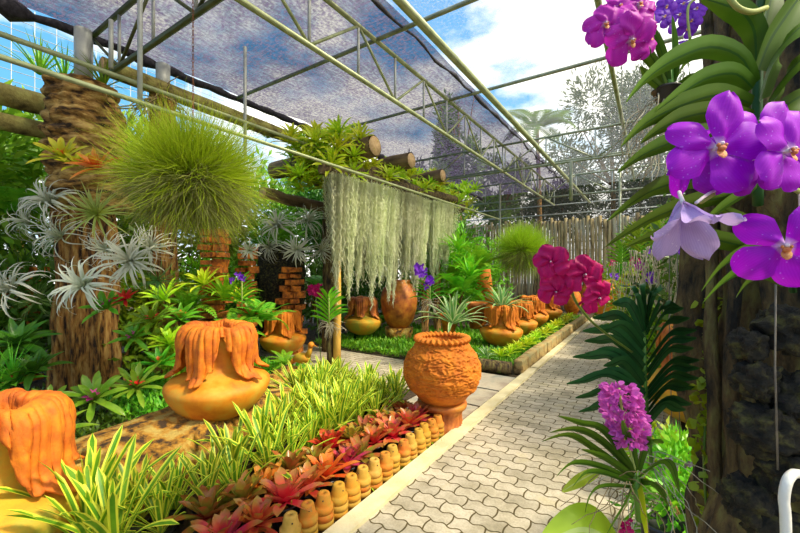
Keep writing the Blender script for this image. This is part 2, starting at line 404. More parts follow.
# ------------------------------------------------------------------ world, sun, camera
w = D.worlds.new('sky_world'); bpy.context.scene.world = w; w.use_nodes = True; nt = w.node_tree; nt.nodes.clear()
def wn(t, **kw):
    n = nt.nodes.new(t)
    for k, v in kw.items(): setattr(n, k, v)
    return n
o_ = wn('ShaderNodeOutputWorld'); bg = wn('ShaderNodeBackground'); tc = wn('ShaderNodeTexCoord')
sx = wn('ShaderNodeSeparateXYZ'); nt.links.new(tc.outputs['Generated'], sx.inputs[0])
gr = wn('ShaderNodeValToRGB'); nt.links.new(sx.outputs[2], gr.inputs[0])
e = gr.color_ramp.elements; e[0].position = 0; e[0].color = (.55,.72,.85,1); e[1].position = .8; e[1].color = (.10,.30,.72,1)
e2 = gr.color_ramp.elements.new(.3); e2.color = (.16,.50,.85,1)
mp = wn('ShaderNodeMapping'); mp.inputs['Scale'].default_value = (1, 1, 2.2); mp.inputs['Location'].default_value = (.35, .1, .2); nt.links.new(tc.outputs['Generated'], mp.inputs[0])
nz = wn('ShaderNodeTexNoise'); nz.inputs['Scale'].default_value = 2.6; nz.inputs['Detail'].default_value = 8; nz.inputs['Roughness'].default_value = .55
nt.links.new(mp.outputs[0], nz.inputs['Vector'])
# more cloud to the right of the left-hand blue gap
dt = wn('ShaderNodeVectorMath', operation='DOT_PRODUCT'); dt.inputs[1].default_value = (.62, .78, -.1); nt.links.new(tc.outputs['Generated'], dt.inputs[0])
ad = wn('ShaderNodeMath', operation='MULTIPLY_ADD'); nt.links.new(dt.outputs['Value'], ad.inputs[0]); ad.inputs[1].default_value = .16; nt.links.new(nz.outputs[0], ad.inputs[2])
cr = wn('ShaderNodeValToRGB'); nt.links.new(ad.outputs[0], cr.inputs[0]); cr.color_ramp.elements[0].position = .41; cr.color_ramp.elements[1].position = .53
cr.color_ramp.elements[0].color = (0,0,0,1); cr.color_ramp.elements[1].color = (1,1,1,1)
mx = wn('ShaderNodeMix', data_type='RGBA'); nt.links.new(cr.outputs[0], mx.inputs[0]); nt.links.new(gr.outputs[0], mx.inputs[6]); mx.inputs[7].default_value = (1.4,1.36,1.24,1)
nt.links.new(mx.outputs[2], bg.inputs[0]); bg.inputs[1].default_value = 1.2; nt.links.new(bg.outputs[0], o_.inputs[0])
sun = D.lights.new('sun', 'SUN'); sun.energy = 6.5; sun.angle = math.radians(9); sun.color = (1, .90, .68)
so = D.objects.new('sun', sun); COL.objects.link(so); so.rotation_euler = (math.radians(42), 0, math.radians(102))
cam = D.cameras.new('camera'); co_ = D.objects.new('camera', cam); COL.objects.link(co_)
cam.sensor_width = 36; cam.lens = 36 * FPX / 800; cam.clip_start = .02; cam.clip_end = 200
co_.location = (0, 0, CAMZ); co_.rotation_euler = (PI/2, 0, YAW); cam.shift_y = (HOR - 266.5) / 800
sc = bpy.context.scene; sc.camera = co_
sc.view_settings.view_transform = 'Standard'; sc.view_settings.look = 'None'; sc.view_settings.gamma = 1; sc.view_settings.use_curve_mapping = False
sc.view_settings.exposure = 0.2
sc.cycles.transparent_max_bounces = 12; sc.cycles.max_bounces = 6

# ------------------------------------------------------------------ ground
mb = MB(); mb.box((-4, 6, -.05), (60, 60, .08)); struct('floor', mb, M['soil'])
mb = MB()
mb.box((-.64, 6.2, -.01), (1.54, 14.8, .03)); struct('floor_path', mb, M['paver'])
mb = MB(); mb.box((-5.2, 4.62, -.012), (5.7, 1.25, .03)); struct('floor_cross_path', mb, M['paver'])
mb = MB(); mb.box((.18, 6.2, .0), (.1, 14.8, .05)); mb.box((-1.47, 2.3, .008), (.12, 7.0, .045)); mb.box((-1.47, 9.65, .008), (.1, 7.6, .045)); struct('trim_1', mb, M['curb'])
mb = MB()
for (x, y, a, b) in ((-1.93, 4.2, .76, .58), (-1.93, 4.86, .76, .66), (-1.93, 3.62, .74, .5)):
    mb.box((x, y, .0), (a, b, .035))
struct('floor_stone_slabs', mb, M['slab'])

# ------------------------------------------------------------------ roof
ZT, ZB = 4.48, 3.85
def pole(name, a, b, r, mat, label, cat='pole', group=None, n=8):
    mb = MB(); mb.tube([a, b], r, n); return tag(mb.build(name, M[mat]), label, cat, group)
def truss(name, label, a, b, zt, zb, panel, rc=.026, rw=.016, mat='steel', flip=False):
    """a, b: plan points of the chord ends"""
    a = Vector(a); b = Vector(b); L = (b - a).length; n = max(1, round(L / panel))
    root = thing(name, label, 'roof truss', (a.x, a.y, 0), group=None); O = Vector((a.x, a.y, 0))
    def seg(p, q, r, nm, m):
        mb = MB(); mb.tube([p - O, q - O], r, 8); mb.build(nm, M[m], root)
    T = lambda k: Vector((*(a.lerp(b, k/n)).xy, zt)); B = lambda k: Vector((*(a.lerp(b, k/n)).xy, zb))
    a3, b3 = a.to_3d() if len(a) == 2 else a, b
    seg(Vector((a.x, a.y, zt)), Vector((b.x, b.y, zt)), rc, 'chord', mat); seg(Vector((a.x, a.y, zb)), Vector((b.x, b.y, zb)), rc, 'chord', mat)
    def pt(k, z): q = a.lerp(b, k/n); return Vector((q.x, q.y, z))
    for k in range(n + 1):
        seg(pt(k, zb), pt(k, zt), rw, 'post', 'galv')
        if k < n:
            if (k % 2 == 0) != flip: seg(pt(k, zt), pt(k + 1, zb), rw, 'brace', mat)
            else: seg(pt(k, zb), pt(k + 1, zt), rw, 'brace', mat)
    return root
truss('roof_truss', 'long roof truss running beside the path above the wavy-rimmed jar', (-3.0, -1.2, 0), (-3.0, 14.8, 0), ZT, ZB, .82, .03, .018, 'steel_green')
truss('roof_truss', 'nearest cross roof truss with dark green tubes, upper left', (-6.0, 1.88, 0), (4.0, 1.88, 0), ZT, ZB, .8, .032, .018, 'steel_old')
truss('roof_truss', 'middle cross roof truss spanning above the path', (-6.0, 9.0, 0), (4.0, 9.0, 0), ZT, ZB, 1.0, .028, .018, 'steel')
truss('roof_truss', 'far cross roof truss just in front of the back fence', (-6.0, 13.1, 0), (4.0, 13.1, 0), ZT, ZB, 1.0, .028, .018, 'steel')
pole('roof_purlin', (-6.05, 3.95, ZT), (4, 3.95, ZT), .028, 'steel', 'single cross tube of the roof nearest behind the dark green truss', 'roof tube')
pole('roof_purlin', (-6.05, 6.07, ZT), (4, 6.07, ZT), .028, 'steel', 'second single cross tube of the roof, crossing the white sky', 'roof tube')
pole('roof_purlin', (-6.05, 11.2, ZT), (4, 11.2, ZT), .026, 'steel', 'single cross tube between the middle and far cross trusses', 'roof tube')
pole('roof_beam', (-1.84, -.6, ZB), (-1.84, 14.9, ZB), .042, 'steel_green', 'thick pale green roof tube running over the path to the back fence', 'roof tube')
pole('roof_beam', (-.5, .6, ZT), (-.5, 14.9, ZT), .036, 'steel_green', 'green roof tube running down behind the purple orchids at upper right', 'roof tube')
pole('roof_beam', (1.6, .6, ZT), (1.6, 14.9, ZT), .036, 'steel_green', 'roof tube farthest right above the orchid trees', 'roof tube')
pole('side_rail', (-3.7, -.8, 2.945), (-3.7, 10.8, 2.945), .022, 'stem_pale' if False else 'steel_green', 'lower slim green rail passing in front of the hanging grey moss', 'rail')
pole('side_rail', (-4.55, -.8, 3.47), (-4.55, 8.2, 3.47), .026, 'steel_green', 'upper slim green rail on the left, above the grass ball', 'rail')
def V(px, X):
    """forward distance of plane X seen at pixel column px"""
    return X / ((px - 400) / FPX * CY - SY)
for (px, ya, yb, X, lab) in ((140, -40, 103, -3.7, 'pale vertical tube holding the lower rail left of the grass ball'), (111, 20, 68, -4.55, 'short pale vertical tube on the upper left rail')):
    f = V(px, X); pole('hanger_tube', P(px, ya, f), P(px, yb, f), .022, 'galv', lab, 'tube')
pole('hanger_tube', (-4.55, 3.1, 3.0), (-4.55, 3.1, ZT), .022, 'galv', 'pale vertical tube behind the grass ball', 'tube')
for (x, y, lab) in ((-5.95, 3.1, 'grey round post on top of the golden bark pillar'), ):
    f = V(80, -5.9); pole('roof_post', P(83, 82, f), P(83, 30, f), .09, 'galv', lab, 'post', n=14)
for (px, y, lab) in ((571, 8.98, 'slim grey column under the middle cross truss, right of the grass ball'), (500, 13.05, 'slim grey column in front of the back fence, left'), (620, 13.05, 'slim grey column in front of the back fence, right')):
    a = Y_ = None
    t_ = (px - 400) / FPX; f = y / (t_ * SY + CY); p = P(px, 200, f)
    pole('roof_column', (p.x, p.y, 0 if lab.endswith(('left','right')) and y > 10 else 3.0), (p.x, p.y, ZT if y > 10 else ZB), .035, 'steel', lab, 'column')

def netgrid(mb, x0, x1, y0, y1, z, nx, ny, sag=.05, edge=0):
    ids = {}
    for i in range(nx + 1):
        for j in range(ny + 1):
            x = x0 + (x1-x0)*i/nx; y = y0 + (y1-y0)*j/ny
            zz = z + noise.noise(Vector((x*.8, y*.8, 3))) * sag
            if edge and i == 0: x += noise.noise(Vector((y*2.2, 0, 0))) * edge
            ids[i, j] = mb.vert((x, y, zz))
    for i in range(nx):
        for j in range(ny): mb.face([ids[i,j], ids[i+1,j], ids[i+1,j+1], ids[i,j+1]])
mb = MB(); netgrid(mb, -6.05, -2.5, -2.5, 15.4, ZT + .06, 12, 50, .06, .12); o = struct('ceiling', mb, M['net_dark'])
mb = MB(); netgrid(mb, -2.62, 4.2, -2.5, 15.4, ZT + .12, 12, 30, .05); o = struct('ceiling_pale_net', mb, M['net_pale'])
# torn rolled edge of the dark net
for (X, lab, rr) in ((-6.05, 'ragged black rolled edge of the shade net on the left', .085), (-2.55, 'black hem of the dark shade net over the path side', .022)):
    mb = MB(); pts = []; rd = []
    for k in range(90):
        y = -1.5 + k * .19
        pts.append((X + noise.noise(Vector((y*1.3, X, 0)))*.06, y, ZT + .0 + noise.noise(Vector((y*2, X, 4)))*.06)); rd.append(rr*(.5 + abs(noise.noise(Vector((y*3, 7, X))))*1.8))
    mb.tube(pts, rd, 7); tag(mb.build('net_hem', M['net_edge']), lab, 'net edge')
def vgrid(mb, a, b, z0, z1, nx, nz, wob=.05):
    a = Vector(a); b = Vector(b); nrm = (b-a).cross(Vector((0,0,1))).normalized(); ids = {}
    for i in range(nx+1):
        for j in range(nz+1):
            p = a.lerp(b, i/nx); p.z = z0 + (z1-z0)*j/nz
            p += nrm * noise.noise(Vector((p.x*.9, p.y*.9, p.z*.9))) * wob; ids[i,j] = mb.vert(p)
    for i in range(nx):
        for j in range(nz): mb.face([ids[i,j], ids[i+1,j], ids[i+1,j+1], ids[i,j+1]])
mb = MB(); vgrid(mb, (-10, 15.4, 0), (6, 15.4, 0), 0, ZT + .05, 40, 10, .12); struct('wall_back', mb, M['net_back'])
mb = MB()
for k in range(16): 
    z = 3.0 + k*.17
    mb.tube([(-8.6, -2, z), (-8.6, 12, z)], .006, 4)
for k in range(50): mb.tube([(-8.6, -2 + k*.28, 2.6), (-8.6, -2 + k*.28, 5.8)], .006, 4)
tag(mb.build('wire_mesh', M['galv']), 'open wire mesh screen against the blue sky at far upper left', 'wire mesh')

for z, y in ((2.2, 15.2), (3.55, 15.1), (3.9, 15.1)): pole('back_rail', (-9, y, z), (5, y, z), .022, 'galv', {2.2:'lowest', 3.55:'middle', 3.9:'upper'}[z] + ' horizontal tube on the back net wall', 'rail')
# back fence of upright weathered poles
root = thing('pole_fence', 'back fence of upright weathered wooden poles', 'fence', (-3, 15, 0))
def fence_pole(x, y, h, r):
    mb = MB(); n = 5; mb.tube([(x + U(-.01,.01), y + U(-.01,.01), h*k/n) for k in range(n+1)], [r*(1 + U(-.08,.08)) for _ in range(n+1)], 8)
    return mb
x = -4.6; k = 0
while x < 6.0 and k < 90:
    r = U(.045, .07); x += r + .012; fence_pole(x, 0, 3.3 + U(-.1,.12), r).build('fence_pole', M['fence'], root); x += r; k += 1
for z in (.9, 2.5): mb = MB(); mb.tube([(-4.6, .1, z), (6, .1, z)], .03, 6); mb.build('fence_rail', M['steel'], root)
# ------------------------------------------------------------------ plant kit
def rosette(mb, n, L, W, prof='brom', el=(1.35, .25), droop=(.3, 1.0), nseg=5, fold=.2, br=.02, cols=2, z0=0, jit=.12, Lin=.6, curl=0):
    for i in range(n):
        q = i / max(1, n - 1); az = i * 2.39996 + U(-jit, jit)
        e = el[0] + (el[1]-el[0])*q + U(-jit, jit)
        l = L * (Lin + (1-Lin)*min(1, q*1.6)) * U(.88, 1.1)
        b = (math.cos(az)*br*q, math.sin(az)*br*q, z0)
        mb.arc_leaf(b, az, e, droop[0] + (droop[1]-droop[0])*q + U(-.1,.1), l, W*U(.88,1.1), prof, nseg, fold, cols, curl=U(-curl, curl))
def plant_proto(name, cat, build, variants=1, extra=None):
    out = []
    for k in range(variants):
        r = thing(name, name.replace('_', ' '), cat); build(r); out.append(Proto(r))
    return out
def potbuild(r, rad=.085, h=.12, mat='blackplastic'):
    mb = MB(); mb.lathe([(0, 0), (rad*.75, 0), (rad*.95, h*.9), (rad*1.06, h*.9), (rad*1.06, h), (rad*.92, h), (rad*.88, h*.82), (0, h*.82)], 18)
    mb.build('plant_pot', M[mat], r)
def B_var(r):
    mb = MB(); rosette(mb, 17, .42, .034, 'strap', (1.45, .75), (.1, .7), 7, .12, .018, 4, .09, jit=.16, Lin=.75); mb.build('foliage', M['varieg'], r)
    potbuild(r)
def B_brom(matn, n=17, L=.17, W=.045, el=(1.2, .15), dr=(.1, .45), pot=True, z0=.12, prof='brom', heart=None, fold=.25):
    def f(r):
        mb = MB(); rosette(mb, n, L, W, prof, el, dr, 7, fold, .015, 2, z0, Lin=.65); mb.build('foliage', M[matn], r)
        if heart:
            mb = MB(); rosette(mb, 9, L*.3, W*.8, 'oval', (1.3, .5), (.1, .3), 4, .2, .006, 2, z0 + L*.12); mb.build('flower_heart', M[heart], r)
        if pot: potbuild(r, .075, .12)
    return f
# ------------------------------------------------------------------ terracotta
DP_BODY = [(0,0), (.16,0), (.20,.015), (.28,.06), (.36,.13), (.415,.215), (.437,.28), (.435,.315), (.40,.35), (.32,.385), (.24,.41), (.20,.44), (.18,.52), (.185,.68), (.205,.76), (.20,.785), (.17,.77), (.15,.70), (.145,.5), (.0,.45)]
def draped_pot(matb='terra_light', matd='terra', lobes=5, seed=1, tall=1.0):
    rnd = random.Random(seed)
    r = thing('draped_jar', 'draped jar', 'jar')
    mb = MB(); mb.lathe(DP_BODY, 56, lambda th,i,rr,z: (rr*(1+.006*math.sin(3*th)), z*tall)); mb.build('body', M[matb], r)
    path = [(.145,.70), (.17,.79), (.215,.81), (.26,.80), (.295,.745), (.305,.66), (.30,.57), (.30,.48), (.32,.425), (.37,.385), (.42,.35)]
    ph = [2*PI*k/lobes + rnd.uniform(-.25,.25) + .5 for k in range(lobes)]; wd = [rnd.uniform(.36,.52) for _ in ph]; ln = [rnd.uniform(.72,1.0) for _ in ph]
    mb = MB(); N = 260; S = 30; ids = []
    for k in range(N):
        th = 2*PI*k/N
        lob = 0
        for p, wdt, l in zip(ph, wd, ln):
            d = abs((th - p + PI) % (2*PI) - PI); lob = max(lob, l*max(0, 1-(d/(wdt*1.35))**1.7))
        e = .42 + .60*lob + .035*math.sin(th*19) + .02*math.sin(th*31+1)
        row = []
        for s in range(S + 1):
            t = s/S*min(1, e)*(len(path)-1); q = min(int(t), len(path)-2); u = t-q
            rr = path[q][0]*(1-u) + path[q+1][0]*u; zz = path[q][1]*(1-u) + path[q+1][1]*u
            a = s/S
            fold = (.011*math.sin(th*37 + 2*math.sin(th*3)) + .007*math.sin(th*61 + a*2))*min(1, a*2.2)*(1-.25*lob)
            fold += .010*noise.noise(Vector((math.cos(th)*9, math.sin(th)*9, a*9 + seed)))
            fold += (.022*math.sin(th*14 + a*4) + .02*noise.noise(Vector((th*6, a*6, seed))))*a*lob
            pull = -.06*(1-min(1, lob*1.6))*min(1, a*1.5)
            zz += .02*math.sin(th*4+seed)*max(0, 1-abs(a-.2)*3)
            row.append(mb.vert(((rr+fold+pull+.012)*math.cos(th), (rr+fold+pull+.012)*math.sin(th), (zz + .012)*tall)))
        ids.append(row)
    for k in range(N):
        for s in range(S): a = ids[k]; b = ids[(k+1) % N]; mb.face([a[s], b[s], b[s+1], a[s+1]], [(k/N,s/S)]*4)
    o = mb.build('drape', M[matd], r); md = o.modifiers.new('solid', 'SOLIDIFY'); md.thickness = .014; md.offset = -1
    return Proto(r)
dpA = draped_pot('terra_light', 'terra', 5, 3)
dpB = draped_pot('terra_moss', 'terra', 5, 8, 1.0)
dpC = draped_pot('terra_light', 'terra_carve', 6, 12)
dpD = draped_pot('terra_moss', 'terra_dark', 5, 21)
dpA.place(P(219, 0, 3.2).xy.to_3d() + Vector((0,0,.27)), (.03, 0, .9), .93, 'orange clay jar draped in clay folds, standing on the mossy rock slab')
q = G(-10, 565, .0); dpB.place((q.x - .08, q.y, -.05), (0, .04, 2.5), 1.02, 'nearest draped clay jar with a mossy yellow body, cut off at the lower left')
q = P(283, 0, 6.2); dpC.place((q.x, q.y, .12), (0, 0, .2), .84, 'draped orange jar half hidden by ferns left of the wooden post')
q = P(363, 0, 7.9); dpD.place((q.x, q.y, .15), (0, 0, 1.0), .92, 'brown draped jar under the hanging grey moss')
for i, (px, f, s, lab) in enumerate(((501, 7.1, .9, 'nearest of the four draped jars beside the far path, with a spiky plant in it'), (519, 8.2, .88, 'second of the four draped jars beside the far path'),
        (532, 9.4, .9, 'third of the four draped jars beside the far path'), (547, 10.4, .9, 'farthest of the four draped jars beside the far path'))):
    q = P(px, 0, f); dpC.place((q.x, q.y, .08), (0, 0, i*1.3), s, lab, 'draped jars beside the far path')
q = P(700, 0, 3.6); dpD.place((q.x, q.y, .06), (0,0,2.2), 1.1, 'big draped jar seen between the orchid and the dark trunk on the right')

# mossy rock slab
def rock(name, label, c, size, rz, mat, seed, cat='rock', amp=.25, seg=48, rings=28, box=.5):
    mb = MB()
    def fn(d):
        m = 1 / (abs(d.x)**4 + abs(d.y)**4 + abs(d.z)**4)**.25
        m = 1*(1-box) + m*box
        return m*(1 + amp*noise.noise(d*2.2 + Vector((seed,0,0))) + amp*.45*noise.noise(d*6 + Vector((seed,4,0))) + amp*.15*noise.noise(d*16))
    mb.blob((0,0,0), size, seg, rings, fn); o = mb.build(name, M[mat]); o.location = c; o.rotation_euler = (0, 0, rz); return tag(o, label, cat)
rock('rock_slab', 'long golden mossy rock slab under the draped jar', (-3.16, 1.60, .06), (.44, 1.12, .29), .12, 'rock_gold', 3, amp=.16, box=.8)
rock('rock', 'small dark stone beside the rock slab, under the nearest draped jar', (-2.9, .62, .02), (.35, .28, .16), .4, 'rock_gold', 9)

# wavy-rimmed carved pot on a stump
root = thing('carved_jar', 'large round orange clay jar carved in rough waves with a scalloped rim', 'jar', (-1.69, 3.28, .215))
prof = []
NP = 110
for i in range(NP + 1):
    t = i/NP; z = .60*t
    r = .17 + .20*math.sin(PI*min(1, t**.85*1.0))**.75 if t < .86 else None
    if r is None: r = .0
    prof.append([r, z])
def carved_r(t):
    pts = [(0,.17), (.12,.245), (.28,.325), (.45,.362), (.62,.36), (.78,.325), (.90,.265), (1,.235)]
    for (a, ra), (b, rb) in zip(pts, pts[1:]):
        if t <= b: u = (t-a)/(b-a); u = u*u*(3-2*u)*.35 + u*.65; return ra*(1-u) + rb*u
    return .235
mb = MB()
def cfn(th, i, r, z):
    t = i/NP; r = carved_r(t)
    if t > .17:
        p = Vector((math.cos(th)*r*19, math.sin(th)*r*19, z*38))
        v = noise.noise(p + noise.noise_vector(p*.5)*1.2); v = 1 - abs(v)*3.2
        fade = min(1, (t-.17)*14)*min(1, (1-t)*20)
        r += max(-.5, v)*.014*fade
    return r, z
mb.lathe([(0, z) for _, z in prof], 300, cfn); mb.lathe([(.235,.60),(.215,.60),(.20,.55),(.22,.42),(.2,.2),(0,.12)], 40); mb.lathe([(0,0),(.17,0)], 24)
mb.build('body', M['terra_carve'], root)
mb = MB()
prr = [(.235 + .034*math.cos(a), .615 + .026*math.sin(a)) for a in [2*PI*k/12 for k in range(13)]]
mb.lathe(prr, 200, lambda th, i, r, z: (r + .008*math.sin(th*30)*(1 if r > .23 else .3), z + .009*math.sin(th*30 + 1.2) )); mb.build('scalloped_rim', M['terra_carve'], root)
mb = MB(); mb.lathe([(0,-.24),(.26,-.24),(.19,-.18),(.185,-.1),(.205,-.03),(.235,-.03),(.24,0),(.235,.02),(.17,.02)], 90, lambda th,i,r,z: (r*(1+(.08*noise.noise(Vector((math.cos(th)*5, math.sin(th)*5, z*3))) + .03*math.sin(th*22 + math.sin(z*30)) if i in (1,2,3,4) else 0)), z))
mb.build('stump_stand', M['terra_dark'], root)

# plain big brown jar under moss
q = P(399, 0, 8.0)
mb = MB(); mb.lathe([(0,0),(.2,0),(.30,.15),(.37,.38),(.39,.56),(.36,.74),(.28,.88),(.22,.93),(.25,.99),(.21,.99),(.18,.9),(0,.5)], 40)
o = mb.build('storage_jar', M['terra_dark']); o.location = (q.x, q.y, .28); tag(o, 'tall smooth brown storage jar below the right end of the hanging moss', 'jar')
mb = MB(); mb.lathe([(0,0),(.28,0),(.3,.28),(0,.28)], 20); o = mb.build('jar_stand', M['rock_gold']); o.location = (q.x, q.y, 0); tag(o, 'low round stone stand under the smooth brown storage jar', 'stand')

# stacked small clay pots along the curb
def claypot(hole=True):
    r = thing('clay_pot', 'clay pot', 'clay pot')
    mb = MB(); mb.lathe([(.050,.0),(.059,0),(.060,.036),(.050,.038),(.047,.052),(.037,.104),(.033,.110),(.011,.110),(.010,.095)], 22, lambda th,i,r_,z: (r_*(1+.01*math.sin(th*2)), z))
    mb.build('body', M['claypot'], r)
    mb = MB(); mb.lathe([(.0, .0955), (.0105, .0955)], 10); 
    mb.build('drain_hole', M['soil'], r)
    for a in (0.3, 2.4, 4.5): mb = MB(); mb.blob((.041*math.cos(a), .041*math.sin(a), .082), .005, 6, 4); mb.build('side_hole', M['soil'], r)
    return Proto(r)
t = NT('clay_yellow_orange'); oi = t.n('ShaderNodeObjectInfo').outputs['Random']; co = t.obj()
base = t.ramp(oi, [(0, (.56,.13,.008)), (.35, (.60,.24,.010)), (.65, (.52,.28,.014)), (1, (.58,.32,.06))])
col = t.mix(t.ramp(t.noise(22, 5, co), [(.4, (0,0,0)), (.7, (1,1,1))]), base, (.42,.24,.02))
M['claypot'] = t.bsdf(col, .8, bump=t.noise(120, 3, co), bstr=.25, bdist=.003)
cp = claypot()
NS = 15
for i in range(NS):
    y = 3.04 - i*.119; x = -1.605 + U(-.012, .012)
    w_ = ordinal(i) if i else 'closest'
    where = f'{w_} stack counted from the large carved jar' if i else 'stack closest to the large carved jar'
    rz = U(0, 6)
    cp.place((x, y, .0), (0,0,rz), 1.0, f'bottom clay pot, upside down, of the {where}', 'stacked clay pots edging the path')
    cp.place((x + U(-.003,.003), y, .040), (U(-.03,.03), U(-.03,.03), rz+1), .99, f'middle clay pot, upside down, of the {where}', 'stacked clay pots edging the path')
    cp.place((x + U(-.006,.006), y, .080), (U(-.05,.05), U(-.05,.05), rz+2), .97, f'top clay pot, upside down, of the {where}', 'stacked clay pots edging the path')

# red bromeliads: two rows behind the clay pots
reds = []
for nm, hm in (('red_brom','pinkcentre'), ('pink_brom','pinkcentre'), ('olive_brom', None), ('orange_brom', None)):
    reds.append([plant_proto('bromeliad', 'bromeliad', B_brom(nm, 20, .21, .058, (1.25, .10), (.05, .5)), 1)[0] for _ in range(2)])
word = {0: 'red', 1: 'pink-centred red', 2: 'olive and red', 3: 'orange-red'}
n1 = 11; seq1 = [1,0,1,0,2,1,3,0,1,0,0]; seq2 = [0,2,1,2,2,3,2,2,3,2,2]
for i in range(n1):
    y = 2.95 - i*.185; k = seq1[i]
    reds[k][i % 2].place((-1.80 + U(-.03,.03), y + U(-.03,.03), .0), (U(-.12,.12), U(-.05,.2), U(0,6)), U(.92,1.12), f'{word[k]} bromeliad, {ordinal(i)} from the carved jar in the row behind the clay pots', 'red bromeliads behind the clay pots')
for i in range(n1):
    y = 3.05 - i*.19; k = seq2[i]
    reds[k][(i+1) % 2].place((-2.02 + U(-.03,.03), y + U(-.03,.03), .0), (U(-.12,.12), U(-.05,.2), U(0,6)), U(.85,1.05), f'{word[k]} bromeliad, {ordinal(i)} from the carved jar in the row beside the striped plants', 'red bromeliads behind the clay pots')
# variegated striped plants in rows
vp = plant_proto('striped_bromeliad', 'striped plant', B_var, 4)
rowsX = [(-2.20, .75, 3.3), (-2.39, .70, 3.4), (-2.58, .65, 3.42), (-2.76, 1.75, 3.5), (-2.98, 2.55, 3.55), (-3.17, 2.75, 3.6), (-3.36, 2.9, 3.6)]
rn = ['first', 'second', 'third', 'fourth', 'fifth', 'sixth', 'seventh']
for j, (x, y0, y1) in enumerate(rowsX):
    n = int((y1 - y0)/.205) + 1
    for i in range(n):
        y = y1 - i*.205
        if x > -2.3 and y > 3.5: continue
        if x < -2.5 and .95 < y < 2.15: continue
        vp[(i*3 + j) % 4].place((x + U(-.05,.05), y + U(-.05,.05), 0), (U(-.15,.15), U(-.15,.15), U(0,6)), U(.75,1.25)*(1 - .22*max(0, y-2.2)/1.3),
            f'green-yellow striped plant, {ordinal(i)} from the cross path, {rn[j]} row behind red bromeliads', 'striped plants in the front bed')
# wooden post with vanda
q = P(337, 0, 6.0)
root = thing('wooden_post', 'yellow round wooden post with pale roots, behind the striped plants', 'post', (q.x, q.y, 0))
mb = MB(); mb.tube([(0,0,-.05),(0,0,.4),(0.01,0,.8),(0,0.01,1.25)], [.062,.06,.058,.056], 16); mb.build('post', M['post_yellow'], root)
mb = MB(); mb.tube([(-.11,-.04,-.05),(-.11,-.04,.35),(-.1,-.04,.75)], [.05,.055,.05], 10); mb.build('dark_stub', M['bark_dark'], root)
def rootmass(mb, c, n, L, spread, r=.004, seed=0, up=0):
    for i in range(n):
        p = Vector(c) + Vector((U(-spread,spread), U(-spread,spread), U(-.03,.05))); pts = [p.copy()]; d = Vector((U(-1,1), U(-1,1), U(-.6,.6)+up)).normalized()*.4
        m = 8
        for k in range(m):
            d = (d + Vector((U(-.5,.5), U(-.5,.5), U(-.55,.2)))*.8); d.normalize(); p = p + d*L/m; pts.append(p.copy())
        mb.tube(pts, [r*(1-.5*k/m) for k in range(m+1)], 4)
mb = MB(); rootmass(mb, (-.06,-.07,.62), 50, .25, .05, .004); mb.build('aerial_roots', M['root'], root)
def vanda_fan(mb, base, axis, H, n, L, W, el=.9, droop=1.2, side=None, nseg=6, prof='strapt', fold=.25, taperL=True):
    """two-ranked leaves along a stem"""
    axis = Vector(axis).normalized(); side = Vector(side).normalized()
    for i in range(n):
        q = i/(n-1)
        for s in (-1, 1):
            p = Vector(base) + axis*H*(q*.9 + (.03 if s > 0 else 0)); l = L*(1 - .45*q*q if taperL else 1)*U(.9,1.1)
            e = el + .45*q + U(-.08,.08); pts = [p.copy()]; d = e
            for k in range(nseg):
                p = p + (side*s*math.cos(d) + axis*math.sin(d))*l/nseg; pts.append(p.copy()); d -= droop*(1-.4*q)/nseg*(.5 + k/nseg)
            nrm = side.cross(axis)*.45 + axis*.75
            mb.ribbon(pts, W, prof, side=nrm, fold=fold, cols=2)
def vanda(name, label, loc, H, n, L, W, mat, side, axis=(0,0,1), roots=30, el=.9, droop=1.2, rootL=.4, cat='orchid'):
    r = thing(name, label, cat, loc)
    mb = MB(); vanda_fan(mb, (0,0,0), axis, H, n, L, W, el, droop, side); mb.build('foliage', M[mat], r)
    ax = Vector(axis).normalized()
    mb = MB(); mb.tube([ax*(-.05), ax*H*.5, ax*H*.95], [.010,.010,.006], 7); mb.build('stem', M['stem_pale'], r)
    if roots: mb = MB(); rootmass(mb, (0,0,-.03), roots, rootL, .04, .0035); mb.build('aerial_roots', M['root'], r)
    return r
RIGHT = Vector((CY, SY, 0)); FWD = Vector((-SY, CY, 0)); UP = Vector((0,0,1))
pz = P(329, 322, 5.75); vanda('vanda_orchid', 'bright green two-ranked orchid growing on the yellow wooden post', pz, .42, 8, .34, .05, 'bright_leaf', RIGHT, roots=10, el=.7, rootL=.2)

# figurine: small bird-shaped clay ornament
q = P(302, 0, 4.95); root = thing('clay_bird', 'small yellowish bird figurine among stones left of the wooden post', 'figurine', (q.x, q.y, .22))
mb = MB(); mb.blob((0,0,.12), (.07,.13,.07), 14, 9); mb.tube([(0,-.08,.14),(0,-.12,.22),(0,-.13,.28)], [.045,.032,.03], 10); mb.build('body', M['terra_moss'], root)
mb = MB(); mb.blob((0,-.14,.30), .042, 12, 8); mb.tube([(0,-.17,.30),(0,-.23,.285)], [.014,.003], 6); mb.build('head', M['terra_light'], root)
mb = MB(); mb.tube([(0,.1,.1),(0,.2,.02)], [.04,.02], 8); mb.build('tail', M['terra'], root)
root.rotation_euler = (0,0,YAW + 1.2)
for (px, f, z, s, lab, m) in ((288, 5.0, .08, .16, 'pale golden stone left of the bird figurine', 'rock_gold'), (312, 4.9, .06, .12, 'grey-brown stone right of the bird figurine', 'rock_gold'), (274, 4.75, .06, .15, 'mossy stone between the draped jar and the striped plants', 'rock_gold'), (300,4.6,.05,.13,'low stone in front of the bird figurine','slab')):
    q = P(px, 0, f); rock('stone', lab, (q.x, q.y, z), (s*1.3, s, s*.8), U(0,3), m, px, amp=.3, seg=20, rings=12)
